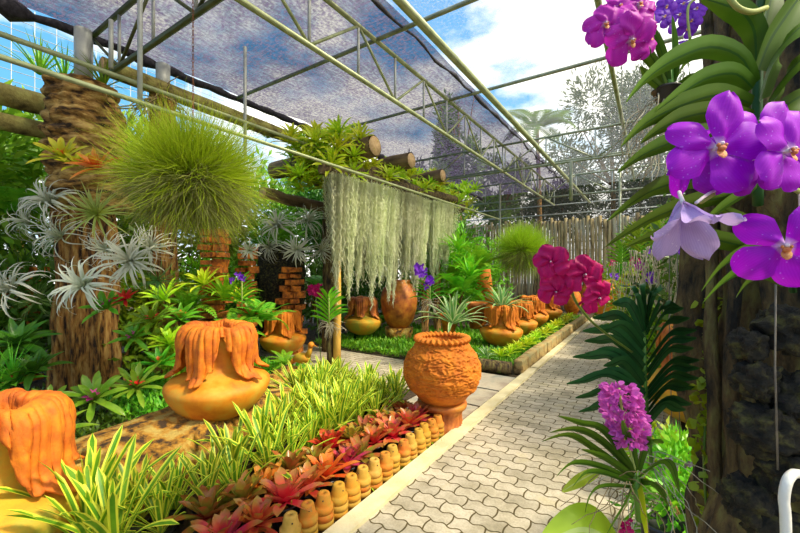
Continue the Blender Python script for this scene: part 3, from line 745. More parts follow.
# ------------------------------------------------------------------ bark pillars, logs, pergola
def bark_column(mb, base, h, r0, r1, seed, ridge=.12, vert=True, n=56, m=60, lean=(0,0), knots=0, flare=.0, hs=9):
    b = Vector(base); rings = []
    for i in range(m + 1):
        t = i/m; ring = []
        for k in range(n):
            th = 2*PI*k/n; r = r0 + (r1-r0)*t + flare*max(0, .15-t)*4
            d = Vector((math.cos(th), math.sin(th), 0)); z = h*t
            if vert: nn = abs(noise.noise(Vector((d.x*3.3, d.y*3.3, z*1.1 + seed))))*2 + .5*noise.noise(Vector((d.x*9, d.y*9, z*3+seed)))
            else: nn = abs(noise.noise(Vector((d.x*1.3, d.y*1.3, z*hs + seed))))*2 + .6*noise.noise(Vector((d.x*5, d.y*5, z*8+seed)))
            big = noise.noise(Vector((d.x*.9, d.y*.9, z*1.2 + seed*3)))
            rr = r*(1 + ridge*(nn-.5) + .18*big)
            ring.append(mb.vert(b + Vector((rr*d.x + lean[0]*t, rr*d.y + lean[1]*t, z))))
        rings.append(ring)
    for i in range(m):
        for k in range(n): k2 = (k+1) % n; mb.face([rings[i][k], rings[i][k2], rings[i+1][k2], rings[i+1][k]])
    mb.face(rings[-1]); mb.face(rings[0][::-1])
q = P(87, 0, 4.55)
root = thing('bark_pillar', 'thick golden bark pillar covered with air plants, left', 'pillar', (q.x, q.y, 0))
mb = MB(); bark_column(mb, (0,0,-.05), 2.3, .33, .27, 5, .22, True, 110, 60, flare=.06); mb.build('fibrous_trunk', M['bark'], root)
mb = MB(); bark_column(mb, (-.02,0,2.2), 1.48, .40, .36, 11, .20, False, 90, 110, hs=7); mb.build('layered_bark', M['bark_gold'], root)
def log(name, label, a, b, r, mat='log', endmat='cutwood', cat='log', n=18):
    a = Vector(a); b = Vector(b); mid = a; root = thing(name, label, cat, mid)
    m = 14; pts = [(b-a)*k/m + Vector((noise.noise(Vector((k*.3, a.x, a.y)))*.03, 0, noise.noise(Vector((k*.3, a.y, 5)))*.03)) for k in range(m+1)]
    mb = MB(); mb.tube(pts, [r*(1 + .10*noise.noise(Vector((k*.7, a.x*3, a.z)))) for k in range(m+1)], n, cap=False); mb.build('bark', M[mat], root)
    d = (b-a).normalized()
    for e_, s_ in ((pts[0], 1), (pts[-1], -1)): mb = MB(); mb.tube([e_ + d*.004*s_, e_ - d*.006*s_], r*.90, n); mb.build('cut_end', M[endmat], root)
    return root
for px, py, rr, lab in ((375, 146, .15, 'nearest log end sticking out of the pergola above the hanging moss'), (411, 160, .13, 'second log end sticking out of the pergola'), (443, 176, .12, 'farthest and smallest log end sticking out of the pergola')):
    rr *= 1.2; f = V(px, -3.9); p = P(px, py, f); log('pergola_log', lab, p, p + Vector((-2.6, 0, -.05)), rr)
f1 = V(330, -4.15); f2 = V(455, -4.15)
log('pergola_beam', 'long dark beam log carrying the hanging grey moss', P(322, 168, V(322,-4.15)), P(455, 200, f2), .10, 'bark_dark', 'log')
log('side_log', 'upper mossy log running in from the left edge', (-6.45, -1.2, 3.52), (-6.15, 2.0, 3.52), .13, 'log_moss')
log('side_log', 'lower mossy log running in from the left edge', (-6.45, -1.2, 3.18), (-6.1, 2.0, 3.20), .10, 'log_moss')
log('side_log', 'mossy log running along under the ragged net edge', (-5.75, 1.9, 4.05), (-5.65, 8.5, 3.9), .11, 'log_moss')
log('side_log', 'brown log with a yellow end behind the grass ball', P(262, 193, 6.3), P(330, 209, 7.6), .10, 'log')
q = P(163, 0, 5.4); root = thing('stump_post', 'rooty post top rising behind the grass ball', 'post', (q.x, q.y, 0))
mb = MB(); bark_column(mb, (0,0,0), 3.95, .2, .16, 33, .2); mb.build('trunk', M['bark'], root)
mb = MB(); rootmass(mb, (0,0,3.85), 50, .5, .16, .012); mb.build('aerial_roots', M['root_brown'], root)
mb = MB(); mb.tube([(0,0,3.9),(0,0,4.4)], .09, 14); mb.build('post', M['galv'], root)
q = P(334, 0, 6.9); root = thing('dark_post', 'dark post at the left end of the hanging grey moss', 'post', (q.x - .1, q.y, 0))
mb = MB(); bark_column(mb, (0,0,0), 3.2, .13, .12, 41, .2); mb.build('trunk', M['bark_dark'], root)
q = P(437, 0, V(437, -4.1)); root = thing('brown_post', 'slim brown post at the right end of the hanging grey moss', 'post', (q.x, q.y, 0))
mb = MB(); bark_column(mb, (0,0,0), 3.0, .085, .08, 47, .1); mb.build('trunk', M['bark'], root)
for o in D.objects:
    if o.name.startswith('post') and o.parent and o.parent.name == 'wooden_post':
        for v in o.data.vertices:
            if v.co.z > 1.2: v.co.z = 1.85
# grey slab pillar with air plants
q = P(281, 0, 7.3); root = thing('grey_pillar', 'rough dark grey pillar topped with silver air plants', 'pillar', (q.x, q.y, 0))
mb = MB(); bark_column(mb, (0,0,0), 1.95, .40, .42, 61, .14); mb.build('trunk', M['rock_dark'], root)
def brickpile(name, label, px, f, w, h, base=0, mat='brick', seed=0):
    q = P(px, 0, f); root = thing(name, label, 'brick pillar', (q.x, q.y, base), (0,0,YAW))
    rows = int(h/.11); mb = MB()
    for i in range(rows):
        for j in range(2):
            mb.box((U(-.04,.04) + (j-.5)*w*.5 + (w*.1 if i % 2 else -w*.05), U(-.05,.05), i*.11 + .055), (w*U(.36,.55), w*.8, U(.06,.11)), Matrix.Rotation(U(-.3,.3), 3, 'Z') @ Matrix.Rotation(U(-.12,.12), 3, 'Y'))
    mb.build('bricks', M[mat], root, smooth=False)
    return root
brickpile('brick_pillar', 'stack of orange bricks behind the green leaves right of the grass ball', 214, 5.6, .34, 2.1)
brickpile('brick_pillar', 'orange brick stack seen left of the yellow pot, in front of the grey pillar', 292, 6.75, .34, 1.6)
brickpile('brick_pillar', 'small orange brick stack under the grass ball', 247, 6.2, .25, 1.9)
brickpile('brick_pillar', 'orange brick stack behind the pillar at the left edge', 22, 5.0, .3, 1.6)
# ------------------------------------------------------------------ hanging grey moss
def mossbunch():
    r = thing('hanging_moss', 'hanging moss', 'moss'); mb = MB()
    prof_len = [U(.75, 1.0) for _ in range(5)]
    for i in range(230):
        a = U(0, 2*PI); rad = abs(random.gauss(0, .085)); x = rad*math.cos(a); y = rad*math.sin(a)*1.15
        L = U(.4, 1.0)*(1 - rad*2.4)*1.85; m = 26; pts = []; ph = U(0, 6); am = U(.008, .022)
        for k in range(m + 1):
            t = k/m; sp = 1 - .35*t
            pts.append(Vector((x*sp + am*math.sin(k*1.9 + ph), y*sp + am*math.cos(k*2.3 + ph), -L*t)))
        mb.ribbon(pts, U(.004,.009), 'flat', side=Vector((math.cos(a*3), math.sin(a*3), 0)), fold=0, cols=1)
        for k in range(0, m, 1):
            for _ in range(4):
                p = pts[k]; d = Vector((U(-1,1), U(-1,1), U(-1,.5))).normalized()*U(.02,.045)
                s_ = d.cross(Vector((0,0,1))).normalized()*.0035; n0 = len(mb.v)
                mb.vert(p - s_); mb.vert(p + s_); mb.vert(p + d); mb.face([n0, n0+1, n0+2])
    mb.build('strands', M['moss'], r); mb = MB(); mb.tube([(0,0,-.03),(0,0,.08)], .006, 5); mb.build('tie_wire', M['wire'], r)
    return Proto(r)
mosses = [mossbunch() for _ in range(3)]
ya = P(337, 0, V(337,-4.02)).y; yb = P(447, 0, V(447,-4.02)).y; NM = 15
for i in range(NM):
    t = i/(NM-1); y = ya + (yb-ya)*t
    mosses[i % 3].place((-4.02 + U(-.07,.07), y, 2.93 + .04*t), (0,0,U(0,6)), (1.15, 1.15, U(.98,1.2)*(1.03 - .03*t)),
        (f'{ordinal(i)}' if i else 'first, nearest') + ' hanging bunch of grey moss counted from the left end of the curtain', 'grey moss curtain')
for i in range(6):
    y = ya + (yb-ya)*(i+.5)/6
    mosses[i % 3].place((-4.28, y, 2.9), (0,0,U(0,6)), (1.3,1.3,.95), f'{ordinal(i)} bunch from the left in the back layer of the grey moss curtain', 'grey moss curtain, back layer')
# ------------------------------------------------------------------ grass balls
def grassball(n=8000):
    r = thing('grass_ball', 'grass ball', 'hanging plant'); mb = MB(); mb2 = MB()
    for i in range(n):
        z = U(-1, 1); a = U(0, 2*PI); s_ = math.sqrt(1-z*z); d = Vector((s_*math.cos(a), s_*math.sin(a), z))
        L = U(.22, .42)*(1 + .12*noise.noise(d*3)); m = 5; p = d*U(.05,.26); pts = [p.copy()]; dd = d.copy()
        g = (.10 if z > 0 else .0)
        for k in range(m): p = p + dd*L/m; pts.append(p.copy()); dd = (dd + Vector((U(-.3,.3), U(-.3,.3), U(-.3,.3) + (.14 if z > 0 else -.08)))).normalized()
        tgt = mb if (z > -.15 or R() < .35) else mb2
        tgt.ribbon(pts, U(.003, .0055), 'taper', side=Vector((U(-1,1), U(-1,1), U(-1,1))), fold=0, cols=1)
    mb.build('green_blades', M['grass'], r); 
    for i in range(500):
        d = Vector((U(-1,1), U(-1,1), U(-1,.3))).normalized(); p = d*.1; pts = [p.copy()]
        for k in range(6): p = p + d*.07; pts.append(p.copy()); d = (d + Vector((U(-.6,.6), U(-.6,.6), U(-.6,.5)))).normalized()
        mb2.ribbon(pts, .004, 'taper', side=Vector((U(-1,1), U(-1,1), U(-1,1))), fold=0, cols=1)
    mb2.build('dry_blades', M['grass_dry'], r)
    mb = MB(); mb.blob((0,0,0), .13, 12, 8); mb.build('root_core', M['bark_dark'], r)
    return Proto(r)
gb = grassball()
g1 = P(193, 178, 3.35); gb.place(g1, (0,0,.5), (1.38,1.38,1.2), 'big round ball of fine bright green grass hanging over the draped jar')
g2 = P(522, 250, 8.6); gb.place(g2, (0,0,2.5), (1.35,1.35,1.25), 'smaller-looking far ball of fine green grass hanging before the pole fence')
def chain(label, a, b, mat='rust'):
    mb = MB(); a = Vector(a); b = Vector(b); L = (b-a).length; n = int(L/.035)
    for k in range(n):
        c = a.lerp(b, (k+.5)/n); t = (b-a).normalized(); s_ = t.orthogonal().normalized()
        if k % 2: s_ = t.cross(s_)
        mb.tube([c + t*.022*math.cos(x) + s_*.008*math.sin(x) for x in [2*PI*j/8 for j in range(9)]], .0028, 5, cap=False)
    return tag(mb.build('chain', M[mat]), label, 'chain')
chain('rusty chain holding the big grass ball', g1 + Vector((0,0,.1)), (g1.x, g1.y, ZT))
mb = MB(); mb.tube([g2, (g2.x, g2.y, ZT)], .006, 5); tag(mb.build('hanging_wire', M['wire']), 'thin wire holding the far grass ball', 'wire')
mb = MB(); c = P(131, 107, 3.9); mb.tube([c + RIGHT*.12*math.cos(x) + UP*.05*math.sin(x) + FWD*.08*math.sin(x) for x in [2*PI*j/24 for j in range(25)]], .008, 6, cap=False)
tag(mb.build('wire_ring', M['wire']), 'loose wire ring hooked on the lower rail left of the grass ball', 'wire')
# ------------------------------------------------------------------ air plants
def airproto(mat, n, L, W, droop, jit, curl, el=(1.4, -.2)):
    mb = MB(); rosette(mb, n, L, W, 'taper', el, droop, 9, .25, .03, 2, 0, jit, .8, curl)
    return Proto(tag(mb.build('air_plant', M[mat]), 'air plant', 'air plant'))
AP = {'s': airproto('silver', 44, .42, .034, (2.0, 3.6), .35, 1.6, (1.35,.55)), 't': airproto('silver', 44, .46, .018, (1.8, 4.2), .4, 3.0, (1.35,.4)),
      'o': airproto('olive_air', 56, .34, .026, (.1, .7), .15, .2), 'g': airproto('green_air', 60, .30, .008, (.3, 1.6), .3, .6)}
def facing(dirv, spin=0):
    z = Vector(dirv).normalized(); return (z.to_track_quat('Z', 'Y') @ Euler((0,0,spin)).to_quaternion()).to_euler()
def camface(px, py, up=.5, right=0):
    return (-FWD*.8 + UP*up + RIGHT*right)
for px, py, f, k, s, up, rt, lab in (
    (52, 203, 4.15, 's', 1.0, .5, -.1, 'silver air plant high on the left side of the bark pillar'),
    (97, 214, 4.0, 'o', 1.1, .6, .1, 'olive green spiky air plant at the middle of the bark pillar'),
    (62, 236, 4.15, 't', 1.0, .1, -.3, 'thin-leaved curly silver air plant below the top silver one'),
    (86, 286, 3.9, 's', 1.05, .3, 0, 'silver air plant lowest on the front of the bark pillar'),
    (131, 262, 4.0, 's', 1.0, .25, .35, 'silver air plant on the right side of the bark pillar'),
    (150, 248, 4.1, 't', .85, .3, .5, 'curly thin air plant at the far right of the pillar, under the grass ball'),
    (14, 290, 3.9, 's', 1.08, .4, -.2, 'silver air plant at the left edge, low beside the bark pillar'),
    (38, 300, 4.0, 'g', .9, .3, 0, 'fine dark green air plant between the two lowest silver ones'),
    (158, 280, 4.1, 'g', .9, -.2, .3, 'dark fine air plant drooping below the grass ball'),
    (30, 222, 4.3, 't', .85, .3, -.4, 'pale curly air plant at the far left of the bark pillar'),
    (108, 250, 4.1, 't', .8, .1, .1, 'pale curly air plant between the olive one and the low silver one'),
    (278, 226, 6.7, 's', 1.1, .5, 0, 'larger silver air plant on top of the grey pillar'),
    (308, 222, 6.7, 't', 1.15, .5, .2, 'curly silver air plant at the right of the grey pillar top'),
    (297, 250, 6.5, 's', .95, 0, .2, 'silver air plant hanging on the front of the grey pillar'),
    (270, 247, 6.6, 't', .9, 0, -.2, 'small curly air plant on the left front of the grey pillar'),
    (321, 250, 6.6, 't', .9, 0, .3, 'small curly air plant at the right front of the grey pillar'),
    (250, 250, 5.6, 's', .55, -.2, 0, 'little silver air plant under the right side of the grass ball')):
    AP[k].place(P(px, py, f), facing(camface(px, py, up, rt), U(0, 6)), s, lab)

# ------------------------------------------------------------------ bromeliads elsewhere
BP = {k: [plant_proto('bromeliad', 'bromeliad', B_brom(*a))[0] for a in v] for k, v in {
    'lime': [('lime_brom', 18, .30, .050, (1.3,.2), (.1,.7), False, 0, 'brom', 'lime_brom')],
    'yellow': [('yellow_brom', 16, .26, .055, (1.2,.2), (.1,.5), False, 0, 'brom', 'orange_brom')],
    'scarlet': [('orange_brom', 14, .26, .060, (1.2,.2), (.0,.4), False, 0, 'lance', 'redflower')],
    'green': [('green_brom', 20, .30, .062, (1.2,.05), (.1,.6), False, 0, 'brom', 'pinkcentre')],
    'greenred': [('green_brom', 18, .30, .050, (1.2,.15), (.2,.8), False, 0, 'brom', 'redflower')],
    'deep': [('mid_leaf', 18, .34, .06, (1.2,.1), (.2,.8), False, 0, 'strapt', 'orange_brom')],
    'dark': [('dark_leaf', 16, .36, .075, (1.1,.1), (.2,.9), False, 0, 'strapt', 'dark_leaf')]}.items()}
bro = [
 # px, py, f, kind, scale, tilt, label
 (64, 158, 4.0, 'yellow', 1.1, .8, 'yellow-green bromeliad high on the bark pillar'),
 (78, 166, 4.0, 'yellow', .8, .8, 'small yellow-green bromeliad beside the red one on the bark pillar'),
 (99, 168, 3.9, 'scarlet', 1.05, 1.0, 'scarlet bromeliad high on the bark pillar'),
 (122, 170, 4.2, 'yellow', .8, .3, 'orange-yellow bromeliad between the pillar and the grass ball'),
 (94, 400, 3.55, 'green', 1.0, .55, 'flat green bromeliad with a pink heart at the foot of the pillar'),
 (47, 412, 3.4, 'green', .95, .2, 'green bromeliad left of the pink-hearted one'),
 (48, 436, 2.95, 'deep', .85, .4, 'dark green bromeliad with an orange heart behind the nearest draped jar'),
 (137, 388, 3.9, 'greenred', 1.05, .5, 'green bromeliad with red flowers, left of the draped jar on the rock'),
 (152, 322, 4.2, 'greenred', 1.05, .4, 'green bromeliad with red flecks above left of the draped jar'),
 (134, 338, 4.1, 'green', .75, .7, 'small bright rosette on the right side of the pillar trunk'),
 (108, 308, 4.0, 'green', .85, .7, 'pale green rosette on the pillar just above the bare trunk'),
 (170, 345, 4.4, 'lime', 1.0, .3, 'lime green bromeliad behind the left side of the draped jar'),
 (165, 300, 4.6, 'lime', 1.1, .4, 'lime green rosette under the grass ball'),
 (205, 285, 4.9, 'lime', 1.1, .3, 'lime green rosette right of centre under the grass ball'),
 (18, 345, 3.9, 'dark', 1.1, .4, 'dark broad-leaved rosette at the left edge'),
 (35, 372, 3.7, 'dark', .9, .4, 'dark broad-leaved rosette behind the nearest draped jar'),
 (14, 385, 3.6, 'deep', .9, .3, 'green rosette at the left edge above the nearest draped jar'),
 (125, 300, 4.05, 'scarlet', .6, .8, 'small reddish rosette under the silver air plant'),
 (160, 365, 4.2, 'deep', .9, .3, 'green rosette between the red-flowered bromeliad and the draped jar'),
 (180, 320, 4.7, 'deep', 1.0, .3, 'dark green rosette right behind the top of the draped jar'),
 (240, 300, 5.4, 'lime', 1.0, .3, 'lime rosette behind the draped jar, near the brick stack'),
 (252, 318, 5.2, 'deep', 1.1, .3, 'green rosette between the two orange draped jars'),
]
for px, py, f, k, s, tilt, lab in bro:
    BP[k][0].place(P(px, py, f), facing(UP + -FWD*tilt + RIGHT*U(-.2,.2), U(0,6)), s, lab)
# masses on the pergola top
i = 0
for (px0, px1, n, ylo, yhi, s) in ((288, 364, 64, 132, 190, 1.15), (366, 404, 24, 164, 194, 1.05), (405, 436, 18, 172, 198, 1.1), (434, 474, 22, 184, 216, 1.1)):
    for j in range(n):
        px = px0 + (px1-px0)*(j+.5)/n + U(-3,3); X = -4.15 - (j % 3)*.3; f = V(px, X)
        if px < 325: f = 5.9 + U(0,.8)
        t = (j * .618 + .2) % 1; py = ylo + (yhi-ylo)*t
        where = {288: 'big clump left of the nearest pergola log', 366: 'clump between the first and second pergola logs', 405: 'clump between the second and third pergola logs', 434: 'clump at the far end of the pergola'}[px0]
        BP['lime'][0].place(P(px, py, f), facing(UP*.9 - FWD*U(.2,1.1) + RIGHT*U(-.5,.5), U(0,6)), s*U(.7,1.0), f'lime green bromeliad on the pergola, in the {where}', f'bromeliads on the pergola, {where}')
# the soil bank they root in
for (a, b, lab) in (((-5.0, 4.35, 3.22), (-4.5, 6.2, 3.35), 'dark root mat under the bromeliads at the near end of the pergola'), ((-4.4, 6.4, 3.15), (-4.4, 9.6, 3.2), 'dark root mat under the bromeliads along the pergola')):
    mb = MB(); mb.tube([Vector(a).lerp(Vector(b), k/12) for k in range(13)], [.14 + .07*noise.noise(Vector((k*.9, a[0], 0))) + .06 for k in range(13)], 12); tag(mb.build('root_mat', M['bark_dark']), lab, 'root mat')
# ------------------------------------------------------------------ ferns, strap plants, shrubs
def fern_frond(mb, az, el, L, droop, W, n=16, base=(0,0,0)):
    p = Vector(base); d = el; pts = [p.copy()]
    for k in range(n): p = p + Vector((math.cos(d)*math.cos(az), math.cos(d)*math.sin(az), math.sin(d)))*L/n; pts.append(p.copy()); d -= droop/n
    mb.ribbon(pts, .008, 'taper', side=Vector((math.sin(az), -math.cos(az), 0)), fold=0, cols=1)
    side = Vector((math.sin(az), -math.cos(az), 0))
    for k in range(2, n+1):
        t = k/n; w = W*math.sin(PI*min(1, .15 + .85*t))**.8
        tang = (pts[k]-pts[k-1]).normalized()
        for s in (-1, 1):
            dirv = (side*s + tang*.45 + Vector((0,0,-.15))).normalized(); e = pts[k] + dirv*w
            mb.ribbon([pts[k], pts[k].lerp(e, .5), e], L/n*.95, 'lance', side=tang, fold=.1, cols=1)
def fernproto(mat, nf, L, W):
    mb = MB()
    for i in range(nf): fern_frond(mb, i*2.4 + U(-.2,.2), U(.5,1.3), L*U(.8,1.1), U(.9,1.7), W)
    return Proto(tag(mb.build('fern', M[mat]), 'fern', 'fern'))
FP = [fernproto('fern', 14, .55, .10), fernproto('mid_leaf', 12, .6, .13)]
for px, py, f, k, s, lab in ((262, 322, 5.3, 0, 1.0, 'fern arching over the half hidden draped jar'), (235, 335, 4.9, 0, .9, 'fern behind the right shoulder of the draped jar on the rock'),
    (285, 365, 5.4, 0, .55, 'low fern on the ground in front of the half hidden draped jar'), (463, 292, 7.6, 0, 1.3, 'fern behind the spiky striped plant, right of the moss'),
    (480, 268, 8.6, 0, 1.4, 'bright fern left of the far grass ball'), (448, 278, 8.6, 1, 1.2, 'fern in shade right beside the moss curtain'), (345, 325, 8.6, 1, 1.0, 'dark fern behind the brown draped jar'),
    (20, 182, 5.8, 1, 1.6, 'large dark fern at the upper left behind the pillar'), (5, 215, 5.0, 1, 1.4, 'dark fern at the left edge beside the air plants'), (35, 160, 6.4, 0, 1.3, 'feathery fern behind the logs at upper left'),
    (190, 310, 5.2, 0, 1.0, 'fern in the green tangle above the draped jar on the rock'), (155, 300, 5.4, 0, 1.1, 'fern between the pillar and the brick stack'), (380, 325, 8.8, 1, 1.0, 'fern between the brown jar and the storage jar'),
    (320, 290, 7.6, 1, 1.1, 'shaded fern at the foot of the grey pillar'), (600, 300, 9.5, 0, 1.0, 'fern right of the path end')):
    FP[k].place(P(px, py, f), (U(-.2,.2), U(-.2,.2), U(0,6)), s, lab)
def strap(mat, n, L, W, el, droop, prof='strapt', fold=.2, nseg=7):
    mb = MB(); rosette(mb, n, L, W, prof, el, droop, nseg, fold, .03, 2, 0, .15, .75, .1); return mb
def strapproto(name, cat, mat, *a, **k): return Proto(tag(strap(mat, *a, **k).build(name, M[mat]), name.replace('_',' '), cat))
SPk = {'spider': strapproto('striped_spiky_plant', 'spiky plant', 'agave', 30, .66, .070, (1.4,.2), (.2,1.2)),
       'big': strapproto('broad_strap_plant', 'leafy plant', 'bright_leaf', 22, .75, .095, (1.4,.3), (.1,1.3)),
       'gr': strapproto('grassy_plant', 'grassy plant', 'mid_leaf', 50, .5, .014, (1.4,.3), (.3,1.6), 'taper'),
       'pandan': strapproto('long_strap_plant', 'leafy plant', 'mid_leaf', 30, 1.0, .05, (1.5,.4), (.2,1.0), 'taper')}
for px, py, f, k, s, lab in ((453, 324, 5.9, 'spider', 1.0, 'large grey-green striped spiky plant behind the carved jar'), (502, 309, 7.1, 'spider', .95, 'striped spiky plant growing out of the nearest far draped jar'),
    (470, 276, 7.7, 'big', .85, 'tall bright green strap-leaved plant right of the moss curtain'), (458, 250, 8.2, 'big', .75, 'upright bright green plant at the end of the moss curtain'), (12, 375, 3.6, 'gr', .9, 'tuft of thin grassy leaves at the left edge'),
    (462, 352, 5.7, 'gr', .6, 'small grassy tuft behind the carved jar on the right'), (487, 358, 6.1, 'spider', .4, 'small spiky grey plant in front of the nearest far draped jar'),
    (65, 82, 5.1, 'pandan', .6, 'long-leaved plant on top of the bark pillar, left'), (104, 88, 4.6, 'pandan', .5, 'long-leaved plant on top of the bark pillar, right'), (40, 75, 5.4, 'pandan', .7, 'long-leaved plant against the sky at upper left'),
    (247, 130, 7.4, 'gr', .9, 'dry pale tuft on the log above the grass ball'), (268, 138, 7.0, 'gr', .9, 'pale tuft beside the pergola bromeliads'), (235, 345, 5.6, 'big', .55, 'broad leaves behind the draped jar on the rock'),
    (225, 300, 5.3, 'big', .7, 'long bright leaves in front of the orange brick stack'), (372, 200, 8.6, 'gr', .8, 'grassy tuft between pergola logs')):
    SPk[k].place(P(px, py, f), (U(-.1,.1), U(-.1,.1), U(0,6)), s, lab)
def leafcloud(mb, c, size, n, L, W, prof='oval', shell=.55, up=.3):
    c = Vector(c)
    for i in range(n):
        d = Vector((random.gauss(0,1), random.gauss(0,1), random.gauss(0,1))).normalized(); rr = shell + (1-shell)*R()
        bump = 1 + .35*noise.noise(d*2.1 + c*.7)
        p = c + Vector((d.x*size[0], d.y*size[1], d.z*size[2]))*rr*bump
        o = (d + Vector((U(-.9,.9), U(-.9,.9), U(-.9,.7)+up))).normalized(); l = L*U(.7,1.2)
        s_ = o.cross(Vector((U(-1,1), U(-1,1), U(-1,1))))
        if s_.length < .01: continue
        s_.normalize(); w = W*.5*U(.8,1.2); m = p + o*l*.45; n0 = len(mb.v); nm = s_.cross(o)*w*.35
        mb.vert(p); mb.vert(m - s_*w + nm); mb.vert(p + o*l - nm); mb.vert(m + s_*w + nm)
        mb.face([n0, n0+1, n0+2, n0+3], [(.5,0), (0,.5), (.5,1), (1,.5)])
def shrub(name, label, loc, size, n, L, W, mat, cat='shrub', stem=True, lobes=5):
    r = thing(name, label, cat, (loc[0], loc[1], 0)); mb = MB(); h = loc[2]
    leafcloud(mb, (0,0,h), size, n//2, L, W)
    for i in range(lobes):
        a = U(0, 2*PI); leafcloud(mb, (math.cos(a)*size[0]*.6, math.sin(a)*size[1]*.6, h + U(-.4,.6)*size[2]), tuple(x*.5 for x in size), n//(2*lobes), L, W)
    mb.build('foliage', M[mat], r)
    if stem:
        mb = MB()
        for i in range(4): a = U(0, 6.28); mb.tube([(0,0,-.02), (math.cos(a)*size[0]*.2, math.sin(a)*size[1]*.2, h*.6), (math.cos(a)*size[0]*.45, math.sin(a)*size[1]*.45, h)], [.035,.025,.01], 6)
        mb.build('stems', M['bark'], r)
    return r
hs = [(-7.9, -1.2, 'dark hedge shrub nearest the left edge'), (-8.0, .6, 'dark hedge shrub behind the bark pillar, left'), (-8.1, 2.3, 'hedge shrub behind the bark pillar, right'), (-8.1, 4.0, 'hedge shrub behind the big grass ball'),
      (-8.2, 5.8, 'hedge shrub seen right of the big grass ball'), (-8.1, 7.6, 'hedge shrub behind the grey pillar'), (-8.0, 9.4, 'hedge shrub behind the moss curtain, near half'), (-7.6, 11.3, 'hedge shrub behind the moss curtain, far half'), (-6.4, 13.0, 'hedge shrub at the left end of the pole fence')]
for i, (x, y, lab) in enumerate(hs):
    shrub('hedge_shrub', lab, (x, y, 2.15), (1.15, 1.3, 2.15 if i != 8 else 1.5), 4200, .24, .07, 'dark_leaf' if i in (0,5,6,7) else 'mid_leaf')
for (px, f, h, sz, n, L, W, m, lab) in ((150, 5.6, .9, (.6,.6,.7), 1500, .13, .05, 'bright_leaf', 'bright small-leaved shrub between the pillar and the draped jar'), (205, 6.2, 1.15, (.5,.5,.6), 1100, .12, .035, 'bright_leaf', 'bright feathery shrub under the grass ball'),
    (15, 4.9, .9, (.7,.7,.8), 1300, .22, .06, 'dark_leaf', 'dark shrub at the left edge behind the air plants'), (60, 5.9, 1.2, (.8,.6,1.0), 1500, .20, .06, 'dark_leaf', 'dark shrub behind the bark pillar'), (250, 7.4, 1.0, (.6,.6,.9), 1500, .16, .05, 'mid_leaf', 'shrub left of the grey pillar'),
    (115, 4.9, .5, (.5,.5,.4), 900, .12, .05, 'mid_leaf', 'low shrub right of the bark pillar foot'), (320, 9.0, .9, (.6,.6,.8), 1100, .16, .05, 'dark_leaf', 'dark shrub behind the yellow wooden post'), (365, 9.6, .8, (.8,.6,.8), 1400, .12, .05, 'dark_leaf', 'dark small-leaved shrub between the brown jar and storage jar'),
    (455, 9.2, 1.3, (.7,.7,1.2), 2000, .2, .06, 'bright_leaf', 'bright leafy shrub right of the moss curtain'), (480, 10.8, 1.2, (.8,.8,1.1), 1600, .16, .06, 'fern', 'green shrub left of the far grass ball, behind the fern'), (195, 4.8, .45, (.5,.4,.35), 900, .10, .04, 'bright_leaf', 'low shrub directly behind the draped jar on the rock'),
    (425, 9.8, 1.2, (.6,.6,1.0), 1200, .16, .05, 'mid_leaf', 'shrub behind the brown post and storage jar')):
    q = P(px, 0, f); shrub('garden_shrub', lab, (q.x, q.y, h), sz, n, L, W, m)
# small clay pots and jars in the middle distance
for px, f, z, r_, h, m, lab in ((449, 7.2, .3, .16, .35, 'terra', 'plain clay pot behind the large striped spiky plant'), (477, 7.4, .35, .2, .5, 'terra_dark', 'plain tapered clay pot behind the spiky plant'), (484, 9.6, .6, .26, .9, 'terra_carve', 'tall perforated clay cone left of the far grass ball'),
    (572, 12.6, .0, .3, .9, 'terra', 'orange clay jar at the far end of the path, left'), (590, 13.4, .0, .34, 1.1, 'terra', 'orange clay jar against the pole fence'), (604, 9.0, .45, .36, .8, 'terra_light', 'orange clay jar behind the magenta orchid flowers'), (632, 8.0, .5, .34, .9, 'terra_light', 'tall orange jar right of the magenta orchid flowers')):
    q = P(px, 0, f); mb = MB()
    if 'cone' in lab: mb.lathe([(0,0),(r_,0),(r_*.6,h),(0,h)], 24, lambda th,i,rr,z: (rr*(1+.05*math.sin(th*12)), z))
    elif 'pot' in lab: mb.lathe([(0,0),(r_*.7,0),(r_*.95,h*.85),(r_*1.08,h*.85),(r_*1.08,h),(r_*.9,h),(r_*.85,h*.8),(0,h*.8)], 24)
    else: mb.lathe([(0,0),(r_*.5,0),(r_*.9,h*.3),(r_,h*.5),(r_*.85,h*.75),(r_*.5,h*.9),(r_*.65,h),(r_*.5,h),(r_*.4,h*.85),(0,h*.5)], 28)
    o = mb.build('clay_jar' if 'pot' not in lab else 'plant_pot', M[m]); o.location = (q.x, q.y, z); tag(o, lab, 'jar' if 'pot' not in lab else 'pot')
